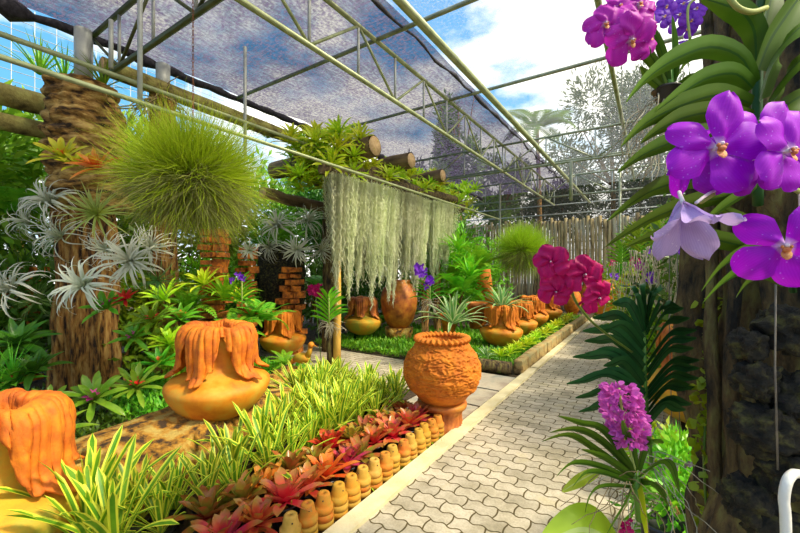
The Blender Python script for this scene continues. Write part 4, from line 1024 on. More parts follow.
# far bed: edging blocks, rosettes, ground cover
y = 5.42; i = 0
while y < 11.6:
    L = U(.42, .62); mb = MB(); n0 = len(mb.v); mb.box((0,0,0), (.13, L-.02, .20)); o = mb.build('edging_block', M['edging'], smooth=False)
    o.location = (-1.60 + U(-.01,.01), y + L/2, .10); o.rotation_euler = (0,0,U(-.02,.02)); bv = o.modifiers.new('b', 'BEVEL'); bv.width = .02; bv.segments = 2
    tag(o, f'rough stone edging block, {ordinal(i) if i else "first, nearest"} along the far bed', 'edging block', 'edging blocks of the far bed'); y += L; i += 1
mb = MB(); mb.tube([(-1.66, 5.33, .10), (-2.6, 5.33, .09)], .09, 12); tag(mb.build('edging_log', M['bark_dark']), 'short dark log at the near end of the far bed', 'log')
for i in range(22):
    y = 5.65 + i*.27
    BP['lime'][0].place((-1.86 + U(-.05,.05), y, .17), (U(-.2,.2), U(-.1,.3), U(0,6)), U(.55,.75), f'lime green rosette, {ordinal(i)} along the stone edging of the far bed' if i else 'lime green rosette nearest the corner of the far bed', 'rosettes along the far bed')
def cover(name, label, x0, x1, y0, y1, h, n, mat, L=.07, W=.025, z=0.):
    mb = MB()
    for i in range(n):
        x = U(x0,x1); y = U(y0,y1); zz = z + h*(.5 + .5*noise.noise(Vector((x*2.5,y*2.5,1))))*R()
        az = U(0,6.28); el = U(.1,1.3); d = Vector((math.cos(el)*math.cos(az), math.cos(el)*math.sin(az), math.sin(el))); s_ = Vector((math.sin(az), -math.cos(az), 0))*W*.5
        p = Vector((x,y,zz)); l = L*U(.6,1.3); n0 = len(mb.v); mb.vert(p); mb.vert(p+d*l*.5-s_); mb.vert(p+d*l); mb.vert(p+d*l*.5+s_); mb.face([n0,n0+1,n0+2,n0+3], [(.5,0),(0,.5),(.5,1),(1,.5)])
    o = mb.build(name, M[mat]); return tag(o, label, 'ground cover', kind='stuff')
cover('ground_cover', 'low bright green ground cover beyond the cross path', -5.6, -1.75, 5.3, 8.4, .16, 15000, 'cover', .10, .03)
cover('ground_cover', 'low green ground cover around the jars in the far bed', -3.2, -1.7, 8.4, 12.5, .14, 4500, 'cover', .10, .03)
cover('ground_cover', 'low ground cover on the left behind the rock slab', -6.2, -3.5, 1.6, 3.9, .14, 9000, 'cover', .09, .03)
cover('ground_cover', 'dark ground cover at the foot of the bark pillar', -6.2, -3.6, -.6, 1.6, .12, 5000, 'dark_leaf', .10, .035)
cover('ground_cover', 'ground cover of the bed right of the path', .55, 2.6, 3.2, 13.5, .22, 8000, 'mid_leaf', .13, .045)
cover('weeds', 'tiny green weeds between curb and clay pots', -1.56, -1.50, 2.0, 3.0, .02, 160, 'bright_leaf', .03, .012)
# ------------------------------------------------------------------ trees beyond
def tree(name, label, loc, h, crown, n, L, W, mat, trunk=.2, lobes=9, droop=False):
    r = thing(name, label, 'tree', (loc[0], loc[1], 0)); mb = MB()
    for i in range(lobes):
        a = U(0,6.28); rr = U(.2,.9); z = h - crown[2] + U(-.8,.9)*crown[2]
        c = Vector((math.cos(a)*crown[0]*rr, math.sin(a)*crown[1]*rr, z)); leafcloud(mb, c, tuple(x*U(.3,.5) for x in crown), n//lobes, L, W, shell=.3, up=-.5 if droop else .3)
    mb.build('crown', M[mat], r)
    mb = MB(); bz = h - crown[2]
    mb.tube([(0,0,0),(.1,0,bz*.5),(0,.1,bz),(0,0,bz+crown[2]*.6)], [trunk,trunk*.8,trunk*.5,trunk*.2], 10)
    for i in range(7): a = U(0,6.28); mb.tube([(0,0,bz*.8),(math.cos(a)*crown[0]*.4, math.sin(a)*crown[1]*.4, bz+U(-.2,.5)*crown[2]),(math.cos(a)*crown[0]*.8, math.sin(a)*crown[1]*.8, bz+U(-.3,.9)*crown[2])], [trunk*.35,trunk*.2,trunk*.08], 6)
    mb.build('trunk', M['bark'], r); return r
tr = [(458, 20, 11.6, (1.3,1.3,4.0), 4200, .42, .15, 'tree_leaf', 'slender bright green tree beyond the roof net'), (612, 24, 13.0, (4.6,3.0,4.5), 9000, .42, .10, 'tree_dark', 'large dull grey-green tree beyond the pale roof'),
      (660, 22, 12.0, (3.0,3.0,4.5), 6000, .4, .10, 'tree_dark', 'dull tree beyond the roof, behind the orchid leaves'), (560, 27, 9.5, (3.2,2.5,3.0), 4500, .42, .12, 'tree_dark', 'lower dull tree left of the large grey-green one'), (500, 24, 8.2, (2.0,1.5,2.4), 3000, .4, .14, 'tree_leaf', 'low light green tree above the back wall'),
      (395, 26, 9.0, (3.5,2.5,3.4), 5000, .4, .14, 'tree_dark', 'dark tree seen dimly through the shade net'), (720, 20, 10.5, (3.0,3,4), 5000, .4, .12, 'tree_dark', 'dull tree beyond the roof at the far right')]
for px, f, h, cr_, n, L, W, m, lab in tr:
    q = P(px, 0, f); tree('tree', lab, (q.x, q.y), h, cr_, n, L, W, m)
def palm(label, loc, h, L, n=14):
    r = thing('palm_tree', label, 'palm', (loc[0], loc[1], 0)); mb = MB(); mb.tube([(0,0,0),(.15,0,h*.5),(0,0,h)], [.16,.13,.1], 10); mb.build('trunk', M['bark'], r)
    mb = MB()
    for i in range(n): fern_frond(mb, i*2.4, U(.3,1.3), L*U(.85,1.1), U(1.2,2.2), L*.26, 20, (0,0,h))
    mb.build('fronds', M['palm'], r); return r
q = P(537, 0, 22); palm('palm with feathery crown beyond the pale roof net', (q.x, q.y), 9.6, 2.6)
q = P(15, 0, 8.2); palm('palm with drooping fronds behind the logs at the upper left', (q.x, q.y), 3.6, 1.8)
# ------------------------------------------------------------------ right-hand foreground: trunk, rocks, orchids
tc_ = P(400 + FPX*1.36/1.09, 0, 1.09)
root = thing('old_tree', 'dark mossy gnarled tree trunk at the right edge', 'tree', (tc_.x, tc_.y, 0))
mb = MB(); bark_column(mb, (0,0,-.05), 3.4, .40, .36, 77, .26, True, 150, 150, flare=.05); mb.build('bark', M['bark_dark'], root)
mb = MB()
for k in range(5):
    a = math.atan2(-tc_.y, -tc_.x) + U(-.9,.9); pts = []
    for j in range(16): z = j*.16; pts.append((math.cos(a)*(.40 + .03*noise.noise(Vector((z*2,k,0)))), math.sin(a)*(.40), z)); a += U(-.05,.05)
    mb2 = MB(); mb2.tube(pts, [U(.012,.022) for _ in pts], 7); mb2.build('clinging_root', M['bark_dark'], root)
for (px, py, f, s, lab) in ((757, 380, .86, .055, 'mossy dark rock on the trunk at mid height'), (765, 430, .84, .075, 'large dark rock on the lower trunk'), (790, 470, .82, .07, 'dark rock at the lower right corner beside the white pipe'), (752, 500, .86, .065, 'rounded dark rock low on the trunk'),
      (748, 345, .88, .045, 'small dark rock on the trunk below the strap leaves'), (795, 395, .84, .07, 'dark brown rock at the right edge'), (790, 330, .86, .07, 'dark rock under the lower purple flower'), (775, 528, .83, .06, 'lowest dark rock under the white pipe')):
    rock('rock', lab, P(px, py, f + .05), (s*.8, s*.8, s*.75), U(0,3), 'rock_dark', px, amp=.4, seg=44, rings=30, box=.4)
mb = MB(); mb.tube(spline([P(790,1050,.74), P(788,700,.73), P(786,533,.72), P(784,500,.72), P(787,482,.72), P(793,474,.73), P(800,474,.75)], 28), .0085, 10); tag(mb.build('white_pipe', M['white']), 'bent white pipe at the lower right corner', 'pipe')
# ivy on the trunk edge
root = thing('ivy_vine', 'green ivy climbing the left side of the dark trunk', 'ivy', P(708, 533, 1.22))
o0 = root.location.copy(); mb = MB(); mb2 = MB()
pts = spline([P(712,600,1.3), P(708,533,1.28), P(704,460,1.28), P(707,400,1.3), P(708,350,1.3), P(712,300,1.32)], 30)
mb2.tube([p - o0 for p in pts], .004, 5)
for i in range(150):
    p = pts[int(U(0,29.9))] - o0 + RIGHT*U(-.045,.03) + FWD*U(-.05,.03) + UP*U(-.02,.02); d = (RIGHT*U(-1,1) - UP*U(-.2,1) - FWD*.2).normalized()
    mb.ribbon([p + d*.034*U(.7,1.2)*t for t in (0,.25,.5,.75,1)], .032, 'oval', side=(RIGHT*U(-.6,.6) + FWD*U(-.4,.4) + UP*.5).cross(d), fold=.15)
mb.build('leaves', M['bright_leaf'], root); mb2.build('stem', M['stem'], root)
# ---- big vanda with strap leaves
def thick_leaf(mb, ctrl, W, fold=.16, side=None, prof='strapt', n=18):
    mb.ribbon(spline(ctrl, n), W, prof, side=side if side is not None else (FWD*.55 - UP*.8), fold=fold, cols=4)
BV = thing('vanda_orchid', 'large orchid with thick arching strap leaves on the trunk at upper right', 'orchid', P(757, 100, .66)); O = BV.location.copy()
def bl(pts, W, side=None, fold=.16, mat='vanda', parent=None, n=18):
    mb = MB(); thick_leaf(mb, [P(*p) - (parent or BV).location for p in pts], W, fold, side, n=n); return mb.build('leaf', M[mat], parent or BV)
bl([(754,84,.64),(742,58,.62),(712,47,.60),(678,58,.57),(648,78,.55),(625,104,.53)], .034)
bl([(753,88,.64),(736,74,.62),(708,78,.60),(678,96,.58),(655,112,.57)], .034)
bl([(752,104,.64),(722,95,.61),(686,104,.59),(648,122,.57),(620,148,.55)], .036)
bl([(752,118,.64),(722,112,.62),(690,116,.60),(662,128,.58),(640,144,.57)], .034)
bl([(750,135,.64),(715,133,.61),(680,140,.58),(645,154,.56),(616,174,.55)], .032)
bl([(758,70,.67),(770,40,.66),(790,10,.66),(812,-20,.67)], .055, FWD*.3 + RIGHT*.9 - UP*.3, .2)
bl([(759,100,.66),(770,62,.63),(792,34,.62),(820,12,.62)], .060, FWD*.2 + RIGHT*.6 + UP*.6, .2)
bl([(757,122,.65),(776,88,.62),(798,62,.61),(824,44,.61)], .055, FWD*.2 + RIGHT*.6 + UP*.6, .2)
bl([(757,140,.66),(778,112,.64),(802,95,.63),(824,84,.63)], .045, FWD*.2 + RIGHT*.5 + UP*.7, .2)
bl([(756,60,.68),(754,30,.67),(742,12,.66),(722,4,.65),(700,-2,.64)], .040)
bl([(762,40,.70),(768,10,.70),(776,-20,.71)], .050, RIGHT + FWD*.3, .2)
bl([(757,165,.64),(728,176,.60),(690,180,.58),(650,192,.56),(606,222,.54)], .038)
bl([(757,178,.65),(728,196,.62),(694,203,.60),(650,220,.58),(604,248,.57)], .032)
bl([(757,188,.65),(730,204,.62),(699,227,.60)], .030, n=12)
MB_ = MB(); MB_.tube([P(758,205,.69) - O, P(758,190,.68) - O, P(757,120,.68) - O, P(758,60,.69) - O, P(762,0,.70) - O, P(764,-40,.71) - O], .008, 9); MB_.build('stem', M['vanda_dark'], BV)
MB_ = MB(); MB_.tube(spline([P(728,-4,.62) - O, P(738,8,.62) - O, P(752,12,.63) - O, P(766,8,.65) - O], 12), .0045, 7); MB_.build('offshoot', M['stem_pale'], BV)
LV = thing('vanda_orchid', 'lower orchid on the dark trunk with leaves sweeping down to the left', 'orchid', P(786, 262, .72)); O2 = LV.location.copy()
for pts, W in (([(786,258,.70),(746,247,.66),(704,238,.63),(660,235,.61),(624,248,.59)], .032), ([(786,268,.70),(752,252,.66),(724,266,.63),(701,292,.61)], .030), ([(786,276,.71),(756,268,.67),(728,280,.64),(702,304,.62)], .030),
               ([(788,284,.70),(768,274,.67),(748,284,.65),(736,298,.64)], .028), ([(788,254,.71),(760,243,.69),(734,257,.66)], .028), ([(790,250,.72),(770,238,.70),(745,222,.67),(716,204,.65)], .030), ([(792,272,.74),(812,250,.72),(830,250,.72)], .03)):
    bl(pts, W, parent=LV)
MB_ = MB(); MB_.tube([P(793,292,.75) - O2, P(790,270,.74) - O2, P(792,235,.74) - O2], .006, 9); MB_.build('stem', M['vanda_dark'], LV)
# ---- flowers
def petal(mb, ang, L, W, lift=.15, back=.35, prof='petal', cols=6, n=14, wav=.0, start=.04):
    d = Vector((math.cos(ang), math.sin(ang), 0)); sd = Vector((math.sin(ang), -math.cos(ang), 0)); rows = []
    for i in range(n+1):
        v = i/n; rad = L*(start + (1-start)*v); z = L*(lift*math.sin(PI*v*.7) - back*v*v)
        w = W*.5*PROF[prof](v); row = []
        for c in range(cols+1):
            u = c/cols*2 - 1; zz = z - abs(u)**2*w*.25 + wav*L*math.sin(v*9 + u*4)
            row.append(mb.vert(d*rad + sd*(u*w) + Vector((0,0,zz))))
        rows.append(row)
    for i in range(n):
        for c in range(cols): mb.face([rows[i][c], rows[i][c+1], rows[i+1][c+1], rows[i+1][c]], [(c/cols,i/n),((c+1)/cols,i/n),((c+1)/cols,(i+1)/n),(c/cols,(i+1)/n)])
def frame(z, up=UP):
    z = Vector(z).normalized(); x = up.cross(z).normalized(); y = z.cross(x); m = Matrix((x, y, z)).transposed(); return m.to_euler()
def flower(parent, loc, facing_, R_, mat, angles=(88, 155, 18, 222, 318), Ws=(.80,.78,.85,.95,.95), spin=0, lip='lip', wav=.03, back=.3, closed=0, detail=True):
    """flower part with petal and lip sub-parts; angles: dorsal, two laterals, two lower"""
    mb = MB(); mb.blob((0,R_*.02,R_*.06), (R_*.05, R_*.05, R_*.08), 10, 7)
    mb.tube([(0,0,-R_*.9 if not closed else -R_*.5),(0,0,0)], [R_*.04, R_*.06], 6)
    o = mb.build('flower', M['column'] if detail else M[mat], parent); o.location = loc - parent.location; e = frame(facing_); o.rotation_euler = e
    o.rotation_euler = (e.to_matrix() @ Matrix.Rotation(math.radians(spin), 3, 'Z')).to_euler()
    for i, (a, w_) in enumerate(zip(angles, Ws)):
        mb = MB(); petal(mb, math.radians(a + U(-4,4)), R_*U(.94,1.06)*(1.0 if i else 1.02), R_*w_, .12 + closed*1.2, back - closed*.3 + U(-.08,.08), wav=wav); 
        p = mb.build('petal', M[mat], o); p.location = (0,0,-.002*i*(R_/.05))
    mb = MB(); petal(mb, math.radians(270), R_*.28, R_*.18, .30, -.2, cols=4, n=6); mb.blob((0,-R_*.07,R_*.09), (R_*.08,R_*.06,R_*.05), 8, 6)
    for s_ in (-1,1): mb.blob((s_*R_*.07, -R_*.01, R_*.09), (R_*.03,R_*.04,R_*.04), 8, 5)
    mb.build('lip', M[lip], o); return o
TOC = -FWD
FS = thing('orchid_flower_spray', 'spray of large deep purple orchid flowers in front of the trunk', 'orchid flowers', P(800, 192, .55)); FO = FS.location
# flower stalk
def stalk(parent, pts, r, mat='stem_pale', name='stalk'):
    mb = MB(); mb.tube(spline([Vector(p) - parent.location for p in pts], 20), r, 7); return mb.build(name, M[mat], parent)
stalk(FS, [P(840,215,.60), P(800,192,.52), P(778,182,.50), P(752,178,.50), P(728,185,.49), P(700,202,.49)], .0035)
stalk(FS, [P(778,182,.50), P(768,165,.49)], .0022, 'column', 'pedicel'); stalk(FS, [P(752,178,.50), P(722,160,.49)], .0022, 'column', 'pedicel')
stalk(FS, [P(728,190,.49), P(712,192,.485), P(696,203,.47)], .0020, 'column', 'pedicel'); stalk(FS, [P(800,192,.52), P(800,215,.50), P(792,238,.48)], .0022, 'column', 'pedicel')
flower(FS, P(719,146,.45), TOC*1 - RIGHT*.12 + UP*.05, .060, 'purple', (80,157,12,205,305), (.70,.60,.78,.74,.88), back=.10)
flower(FS, P(766,144,.47), TOC*1 + RIGHT*.1, .058, 'purple', (68,150,25,225,310), (.78,.85,.9,.95,.95), back=.14)
flower(FS, P(790,150,.43), TOC*1 + RIGHT*.3, .050, 'purple', (70,150,25,225,310), (.8,.8,.9,.95,.95), back=.1)
flower(FS, P(745,172,.475), TOC*1 - UP*.3, .034, 'purple', (80,157,12,215,305), (.8,.8,.9,.95,.95), back=.1)
flower(FS, P(786,246,.46), TOC*.8 - RIGHT*.55 - UP*.1, .058, 'purple', (60,140,350,215,290), (.62,.68,.8,.8,.8), back=.25)
flower(FS, P(690,160,.50), TOC*.3 - RIGHT*.9 + UP*.2, .052, 'purple', (100,165,20,215,310), (.75,.8,.8,.9,.9), back=.55, wav=.05)
# faded flower
FW = FS; o = flower(FS, P(684,206,.47), TOC*.55 - UP*.85 - RIGHT*.15, .050, 'lilac', (95,170,50,235,300), (.7,.7,.7,.75,.75), back=-.35, wav=.07, lip='lip', closed=.6); o['label'] = 'faded pale lilac drooping flower'
# ---- upper purple-pink flowers with small hanging orchid
HV = thing('vanda_orchid', 'small hanging orchid with purple-pink flowers at the top right', 'orchid', P(670, 92, .82)); HO = HV.location
for pts in ([(668,85,.82),(664,60,.81),(655,35,.80),(644,17,.79)], [(672,80,.82),(674,50,.81),(672,15,.81)], [(674,82,.82),(680,55,.81),(692,36,.80)], [(668,88,.82),(650,60,.79),(632,46,.78),(615,56,.77)], [(667,90,.82),(655,62,.78),(635,40,.77),(614,40,.76)],
            [(672,92,.82),(690,78,.80),(705,78,.79)], [(668,92,.82),(652,80,.80),(640,66,.79)], [(670,90,.83),(684,62,.85),(696,58,.86)]):
    bl(pts, .018, parent=HV, mat='vanda', n=12)
mb = MB(); mb.tube([P(670,100,.82)-HO, P(670,60,.82)-HO], .007, 7); mb.build('stem', M['stem'], HV)
mb = MB(); mb.lathe([(0,0),(.018,0),(.028,.03),(.030,.03),(.026,.035),(0,.03)], 16, center=P(667,104,.82)-HO); mb.build('plant_pot', M['blackplastic'], HV)
mb = MB()
for i in range(18):
    p = P(U(655,672), U(92,100), .82) - HO; pts = [p]; d = Vector((U(-.6,.3), U(-.6,.6), -.2))
    for k in range(14): d = (d + Vector((U(-.5,.35), U(-.4,.4), -.22))).normalized(); p = p + d*U(.010,.017); pts.append(p)
    mb.tube(pts, [.0014]*len(pts), 4)
mb.build('aerial_roots', M['root'], HV)
stalk(HV, [P(668,70,.82), P(655,30,.80), P(650,10,.78), P(625,20,.74), P(608,25,.72)], .0028)
for px, py, f, r_, fc, sp in ((606,24,.70,.042,TOC-RIGHT*.3,10), (626,22,.70,.044,TOC+UP*.2,-20), (632,40,.68,.046,TOC*1-UP*.5,15), (648,36,.70,.040,TOC+RIGHT*.4,40), (640,4,.72,.040,TOC+UP*.3,0), (620,6,.73,.036,TOC-RIGHT*.2+UP*.3,30)):
    flower(HV, P(px,py,f), fc, r_, 'orchid_pink', (88,155,20,222,318), (.85,.85,.9,.95,.95), sp, wav=.06, back=.2)
VF = thing('violet_orchid', 'small violet orchid blooms hanging at the very top right', 'orchid flowers', P(685, -10, .95))
stalk(VF, [P(720,-30,1.0), P(700,-5,.97), P(688,8,.95), P(690,40,.95)], .003)
for px, py in ((667,6),(680,14),(692,20),(672,22),(684,3),(697,8),(690,44),(688,28),(665,16)): flower(VF, P(px,py,.95+U(-.03,.03)), TOC + RIGHT*U(-.5,.5) + UP*U(-.4,.4), .026, 'violet', spin=U(-40,40))
# ---- magenta orchid
MV = thing('vanda_orchid', 'magenta orchid spray on a curved green stem over the path', 'orchid', P(615, 345, 1.12))
stalk(MV, [P(632,352,1.2), P(612,338,1.12), P(592,322,1.0), P(578,305,.90), P(572,292,.86), P(569,270,.84), P(562,262,.83)], .0034, 'stem')
stalk(MV, [P(578,305,.90), P(590,296,.86), P(598,296,.84)], .0028, 'magenta', 'pedicel')
for px, py, r_, fc, sp, f in ((551,262,.038,TOC-RIGHT*.5+UP*.1,20,.80), (556,292,.038,TOC*1-UP*.25-RIGHT*.2,-10,.82), (585,275,.044,TOC+UP*.05,0,.80), (599,298,.040,TOC+RIGHT*.35-UP*.3,25,.81), (553,278,.036,TOC-RIGHT*.8,0,.86)):
    flower(MV, P(px,py,f), fc, r_, 'magenta', (90,150,25,218,320), (.95,.95,1.0,1.0,1.0), sp, 'magenta', .11, .12)
# ---- dark green vanda in the middle right
DV = thing('vanda_orchid', 'tall dark green orchid with two ranks of leaves beside the trunk', 'orchid', P(648, 445, 1.25)); DO = DV.location
tips = [(582,331,375),(584,341,385),(566,384,408),(584,354,395),(603,366,400),(575,398,425),(578,412,435),(600,330,365),(612,303,350),(628,296,345)]
tips += [(572,357,400),(590,376,412),(592,318,358),(620,286,338),(636,284,335),(590,408,440)]
tipsR = [(697,338,388),(700,368,410),(697,388,420),(664,288,338),(679,306,350),(692,404,436),(694,348,395),(697,330,380),(690,318,370),(699,378,415),(690,388,428),(684,308,360),(672,300,350),(700,360,405),(686,410,440),(655,292,342)]
for (x, y, b) in tips + tipsR:
    b -= 15; s_ = 1 if x > 645 else -1; f = 1.25 + U(-.06,.06)
    base_ = (645, b, 1.25); midp = (645 + (x-645)*.45, (b + y)/2 - 14, 1.25 + (f-1.25)*.5 - .03)
    mb = MB(); thick_leaf(mb, [P(*base_)-DO, P(*midp)-DO, P(645+(x-645)*.78, y + (b-y)*.14 - 4, f)-DO, P(x, y, f)-DO], .033, .14, FWD*.5 - UP*.9 if abs(x-645) > 30 else RIGHT*.8 + FWD*.5); mb.build('leaf', M['vanda_dark'], DV)
mb = MB(); mb.tube([P(652,470,1.25)-DO, P(648,430,1.25)-DO, P(645,380,1.25)-DO, P(644,325,1.25)-DO], .006, 8); mb.build('stem', M['stem'], DV)
mb = MB(); rootmass(mb, P(650,462,1.25)-DO, 26, .26, .04, .002); mb.build('aerial_roots', M['root'], DV)
# ---- lower orchid with foxtail bloom
LO = thing('foxtail_orchid', 'orchid with pink foxtail bloom and drooping leaves, bottom right of the path', 'orchid', P(636, 478, .95)); LOo = LO.location
for pts, W in (([(634,472),(605,432),(582,424),(558,416)], .022), ([(634,474),(602,442),(576,430),(549,433)], .022), ([(633,476),(598,452),(570,436),(541,442)], .021), ([(633,478),(608,460),(581,449)], .020), ([(633,482),(602,468),(574,464),(556,477)], .022),
               ([(633,484),(604,474),(586,474),(572,488)], .020), ([(632,488),(606,487),(592,494),(585,514)], .020), ([(638,476),(660,460),(672,466),(680,494)], .024), ([(638,470),(645,446),(655,440),(664,443)], .020), ([(640,480),(645,500),(647,520),(649,545)], .034), ([(640,482),(652,482),(661,490),(667,504)], .018),
               ([(636,470),(632,445),(626,432),(622,420)], .018), ([(637,478),(628,500),(616,520),(604,540)], .020)):
    mb = MB(); n_ = len(pts); thick_leaf(mb, [P(px,py,.95 - .10*(k/(n_-1))*(1 if px < 660 else -.3)) - LOo for k, (px,py) in enumerate(pts)], W, .2); mb.build('leaf', M['vanda' if W < .03 else 'lime_brom'], LO)
mb = MB(); mb.tube([P(640,520,.97)-LOo, P(636,478,.95)-LOo], .010, 8); mb.build('stem', M['stem'], LO)
mb = MB(); rootmass(mb, P(622,490,.93)-LOo, 16, .18, .03, .0014); mb.build('aerial_roots', M['root_brown'], LO)
stalk(LO, [P(635,470,.95), P(629,445,.93), P(622,410,.92), P(619,388,.92)], .003)
mb = MB(); ax0 = P(618,386,.92)-LOo; ax1 = P(630,444,.92)-LOo
for i in range(120):
    t = i/119; c = ax0.lerp(ax1, t); a = i*2.4; rr = .040*math.sin(PI*min(1,.18+t*.72))**.6; d = (RIGHT*math.cos(a) + FWD*math.sin(a)); c = c + d*rr*U(.6,1)
    for k in range(4):
        e = (d + RIGHT*U(-.8,.8) + UP*U(-.8,.8) + FWD*U(-.8,.8)).normalized(); mb.ribbon([c, c+e*.007, c+e*.014, c+e*.020], .014, 'oval', side=e.cross(Vector((U(-1,1),U(-1,1),U(-1,1)))), fold=.2)
mb.build('flower_spike', M['foxtail'], LO)
# ---- hanging wires, roots and far flowers on the right
for px, f, y0, y1, lab in ((672,1.6,200,430,'left thin wire hanging beside the dark trunk'), (680,1.6,190,440,'middle thin wire hanging beside the dark trunk'), (689,1.5,180,420,'right thin wire hanging beside the dark trunk'), (778,.76,260,470,'thin wire hanging over the trunk at far right')):
    mb = MB(); mb.tube([P(px,y1,f), P(px-3,(y0+y1)/2,f), P(px-2,y0,f)], .0018, 5); tag(mb.build('hanging_wire', M['wire']), lab, 'wire')
def hangroots(label, px, f, y0, n, L, spread=.12, mat='root', top=None):
    p0 = P(px, y0, f); r = thing('hanging_orchid', label, 'orchid', p0); mb = MB()
    for i in range(n):
        p = Vector((U(-spread,spread), U(-spread,spread), 0)); pts = [p]; d = Vector((0,0,-1)); l = L*U(.5,1)
        for k in range(12): d = (d + Vector((U(-.3,.3), U(-.3,.3), -.25))).normalized(); p = p + d*l/12; pts.append(p)
        mb.tube(pts, .0045, 4)
    mb.build('aerial_roots', M[mat], r)
    mb = MB(); vanda_fan(mb, (0,0,-.02), (0,0,1), .28, 7, .26, .03, .7, 1.1, RIGHT + FWD*U(-.6,.6)); mb.build('foliage', M['mid_leaf'], r)
    mb = MB(); mb.tube([(0,0,.2), (0,0,ZT-p0.z)], .003, 4); mb.build('wire', M['wire'], r)
    return r
far = []
for px, f, y0, n, L, lab in ((622,5.2,262,12,.9,'hanging orchid with long pale roots left of the dark trunk, leftmost'), (640,4.4,250,14,.9,'hanging orchid with pale roots behind the wilted lilac flower'), (660,4.0,246,20,.85,'hanging orchid with a dense curtain of roots, middle'), (683,3.6,250,18,.75,'hanging orchid with roots nearest the dark trunk'), (650,5.8,255,14,.9,'farther hanging orchid between the others')):
    far.append(hangroots(lab, px, f, y0, n, L))
def bloom(label, px, py, f, r_, n, mat):
    c = P(px,py,f); mb = MB()
    for i in range(n):
        q = c + Vector((U(-1,1),U(-1,1),U(-1,1)))*r_*.7
        for k in range(5):
            e = (TOC*.3 + RIGHT*U(-1,1) + UP*U(-1,1)).normalized(); mb.ribbon([q - c, q-c+e*r_*.3, q-c+e*r_*.6], r_*.42, 'oval', side=e.cross(TOC + UP*.1), fold=.2)
    o = mb.build('orchid_bloom', M[mat]); o.location = c; return tag(o, label, 'flower')
bloom('bright magenta flower ball beside the yellow wooden post', 316, 291, 6.0, .11, 22, 'magenta'); 
mb = MB(); mb.tube([P(316,292,6.0), P(318,330,6.1), P(322,370,6.2)], .006, 5); tag(mb.build('flower_stalk', M['stem']), 'thin stalk under the magenta flower ball', 'stalk')
for a in ((419,270,6.6,.12,14,'violet','violet bloom hanging under the right end of the moss, upper'), (430,283,6.6,.12,14,'violet','violet bloom under the right end of the moss, lower'), (241,277,5.0,.07,8,'violet','small violet flower right of the orange brick stack'), (233,280,5.0,.05,6,'violet','tiny violet flower beside the brick stack'),
          (650,278,5.0,.09,12,'violet','violet bloom left of the hanging roots'), (641,268,5.2,.09,10,'orchid_pink','pink-purple bloom above the violet one'), (634,262,5.6,.08,8,'magenta','magenta bloom right of the magenta spray'), (613,262,6.5,.08,8,'magenta','small magenta bloom near the fence'), (614,276,6.5,.08,8,'violet','violet bloom beside the orange jar'),
          (649,252,4.6,.06,6,'violet','small violet bloom under the strap leaf tips'), (675,248,3.6,.08,14,'violet','violet bloom just under the wilted lilac flower'), (672,108,1.7,.05,5,'violet','violet bloom behind the pointed strap leaves')):
    bloom(a[6], a[0], a[1], a[2], a[3], a[4], a[5])
vo_ = vanda('vanda_orchid', 'orchid with white roots under the violet blooms by the storage jar', P(430,300,6.7), .3, 6, .4, .03, 'mid_leaf', RIGHT, roots=36, el=.5, droop=1.6, rootL=.3)
vanda('vanda_orchid', 'little orchid with upright leaves right of the magenta flowers', P(622,275,5.6), .4, 9, .18, .04, 'mid_leaf', RIGHT, roots=0)
vanda('vanda_orchid', 'slim orchid beside the violet flower in front of the grey pillar', P(242,305,5.1), .35, 7, .3, .03, 'mid_leaf', RIGHT, roots=0, el=.6)
q = P(425, 0, 6.8); mb = MB(); bark_column(mb, (0,0,0), 1.3, .07, .06, 99, .15); o = mb.build('wooden_stake', M['bark']); o.location = (q.x, q.y, 0); tag(o, 'rough wooden stake carrying the orchid by the storage jar', 'stake')
for px, f, h, lab in ((640, 7.4, .9, 'bright shrub behind the violet blooms right of the path'), (662, 5.0, .5, 'bright low shrub under the hanging roots')):
    q = P(px, 0, f); shrub('garden_shrub', lab, (q.x, q.y, h), (.5,.5,.6), 1300, .14, .05, 'bright_leaf')
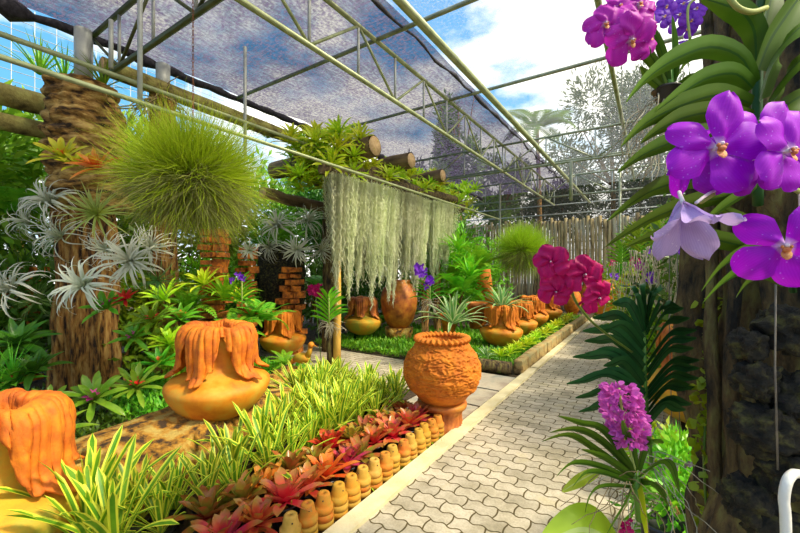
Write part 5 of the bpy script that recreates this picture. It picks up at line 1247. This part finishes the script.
# shrubs on the right bed
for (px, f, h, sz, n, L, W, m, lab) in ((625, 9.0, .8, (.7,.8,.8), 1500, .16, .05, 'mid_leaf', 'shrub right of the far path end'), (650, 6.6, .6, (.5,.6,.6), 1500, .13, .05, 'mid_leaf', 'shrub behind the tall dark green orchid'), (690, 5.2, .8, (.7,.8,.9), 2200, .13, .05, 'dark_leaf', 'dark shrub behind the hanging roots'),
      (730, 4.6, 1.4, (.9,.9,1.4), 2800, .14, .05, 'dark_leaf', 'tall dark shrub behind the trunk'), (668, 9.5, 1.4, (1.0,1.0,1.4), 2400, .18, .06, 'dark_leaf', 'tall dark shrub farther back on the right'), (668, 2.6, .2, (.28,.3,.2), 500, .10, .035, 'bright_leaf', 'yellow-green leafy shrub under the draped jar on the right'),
      (690, 1.9, .35, (.28,.25,.3), 1000, .08, .025, 'bright_leaf', 'light green shrub at the foot of the dark trunk'), (780, 3.2, 1.2, (.8,.8,1.2), 2000, .14, .05, 'dark_leaf', 'dark shrub behind the right edge of the trunk')):
    q = P(px, 0, f); shrub('garden_shrub', lab, (q.x, q.y, h), sz, n, L, W, m)
# broad lime leaf and pots at bottom right
root = thing('broad_leaf_plant', 'broad lime green leaf at the bottom edge of the path', 'leafy plant', P(610, 545, 1.0)); ro = root.location.copy()
for pts, W in (([(628,560,1.0),(606,538,.98),(578,530,.96),(538,548,.94)], .13), ([(600,470,1.0),(588,476,1.0),(574,484,.98),(562,492,.97)], .03)):
    mb = MB(); mb.ribbon(spline([P(*p)-ro for p in pts], 16), W, 'oval', side=-FWD*.6 - UP*.8, fold=.06, cols=4); mb.build('leaf', M['limeleaf'], root)
mb = MB(); mb.tube([P(622,545,1.0)-ro, P(625,860,1.02)-ro], .006, 6); mb.build('stem', M['stem_pale'], root)
bloom('small red flower above the broad lime leaf', 624, 528, .98, .022, 12, 'magenta')
for px, py, z, lab in ((663, 520, .30, 'black square plant pot at the bottom, under the foxtail orchid'), (690, 505, .24, 'black plant pot at the foot of the dark trunk')):
    q = G(px, py, z); mb = MB(); mb.lathe([(0,-z),(.07,-z),(.095,-.02),(.105,-.02),(.105,0),(.092,0),(.088,-.03),(0,-.03)], 24); o = mb.build('plant_pot', M['blackplastic']); o.location = q; tag(o, lab, 'pot')
q = G(672, 505, .3)
BP['deep'][0].place((q.x+.1, q.y+.25, .10), (0,0,1), .8, 'green rosette behind the black pots at the bottom right')
for px, py, f, lab in ((667, 462, 1.35, 'pale white-green flower between the orchid leaves'), (693, 468, 1.4, 'pale flower beside the ivy')):
    bloom(lab, px, py, f, .03, 5, 'column')
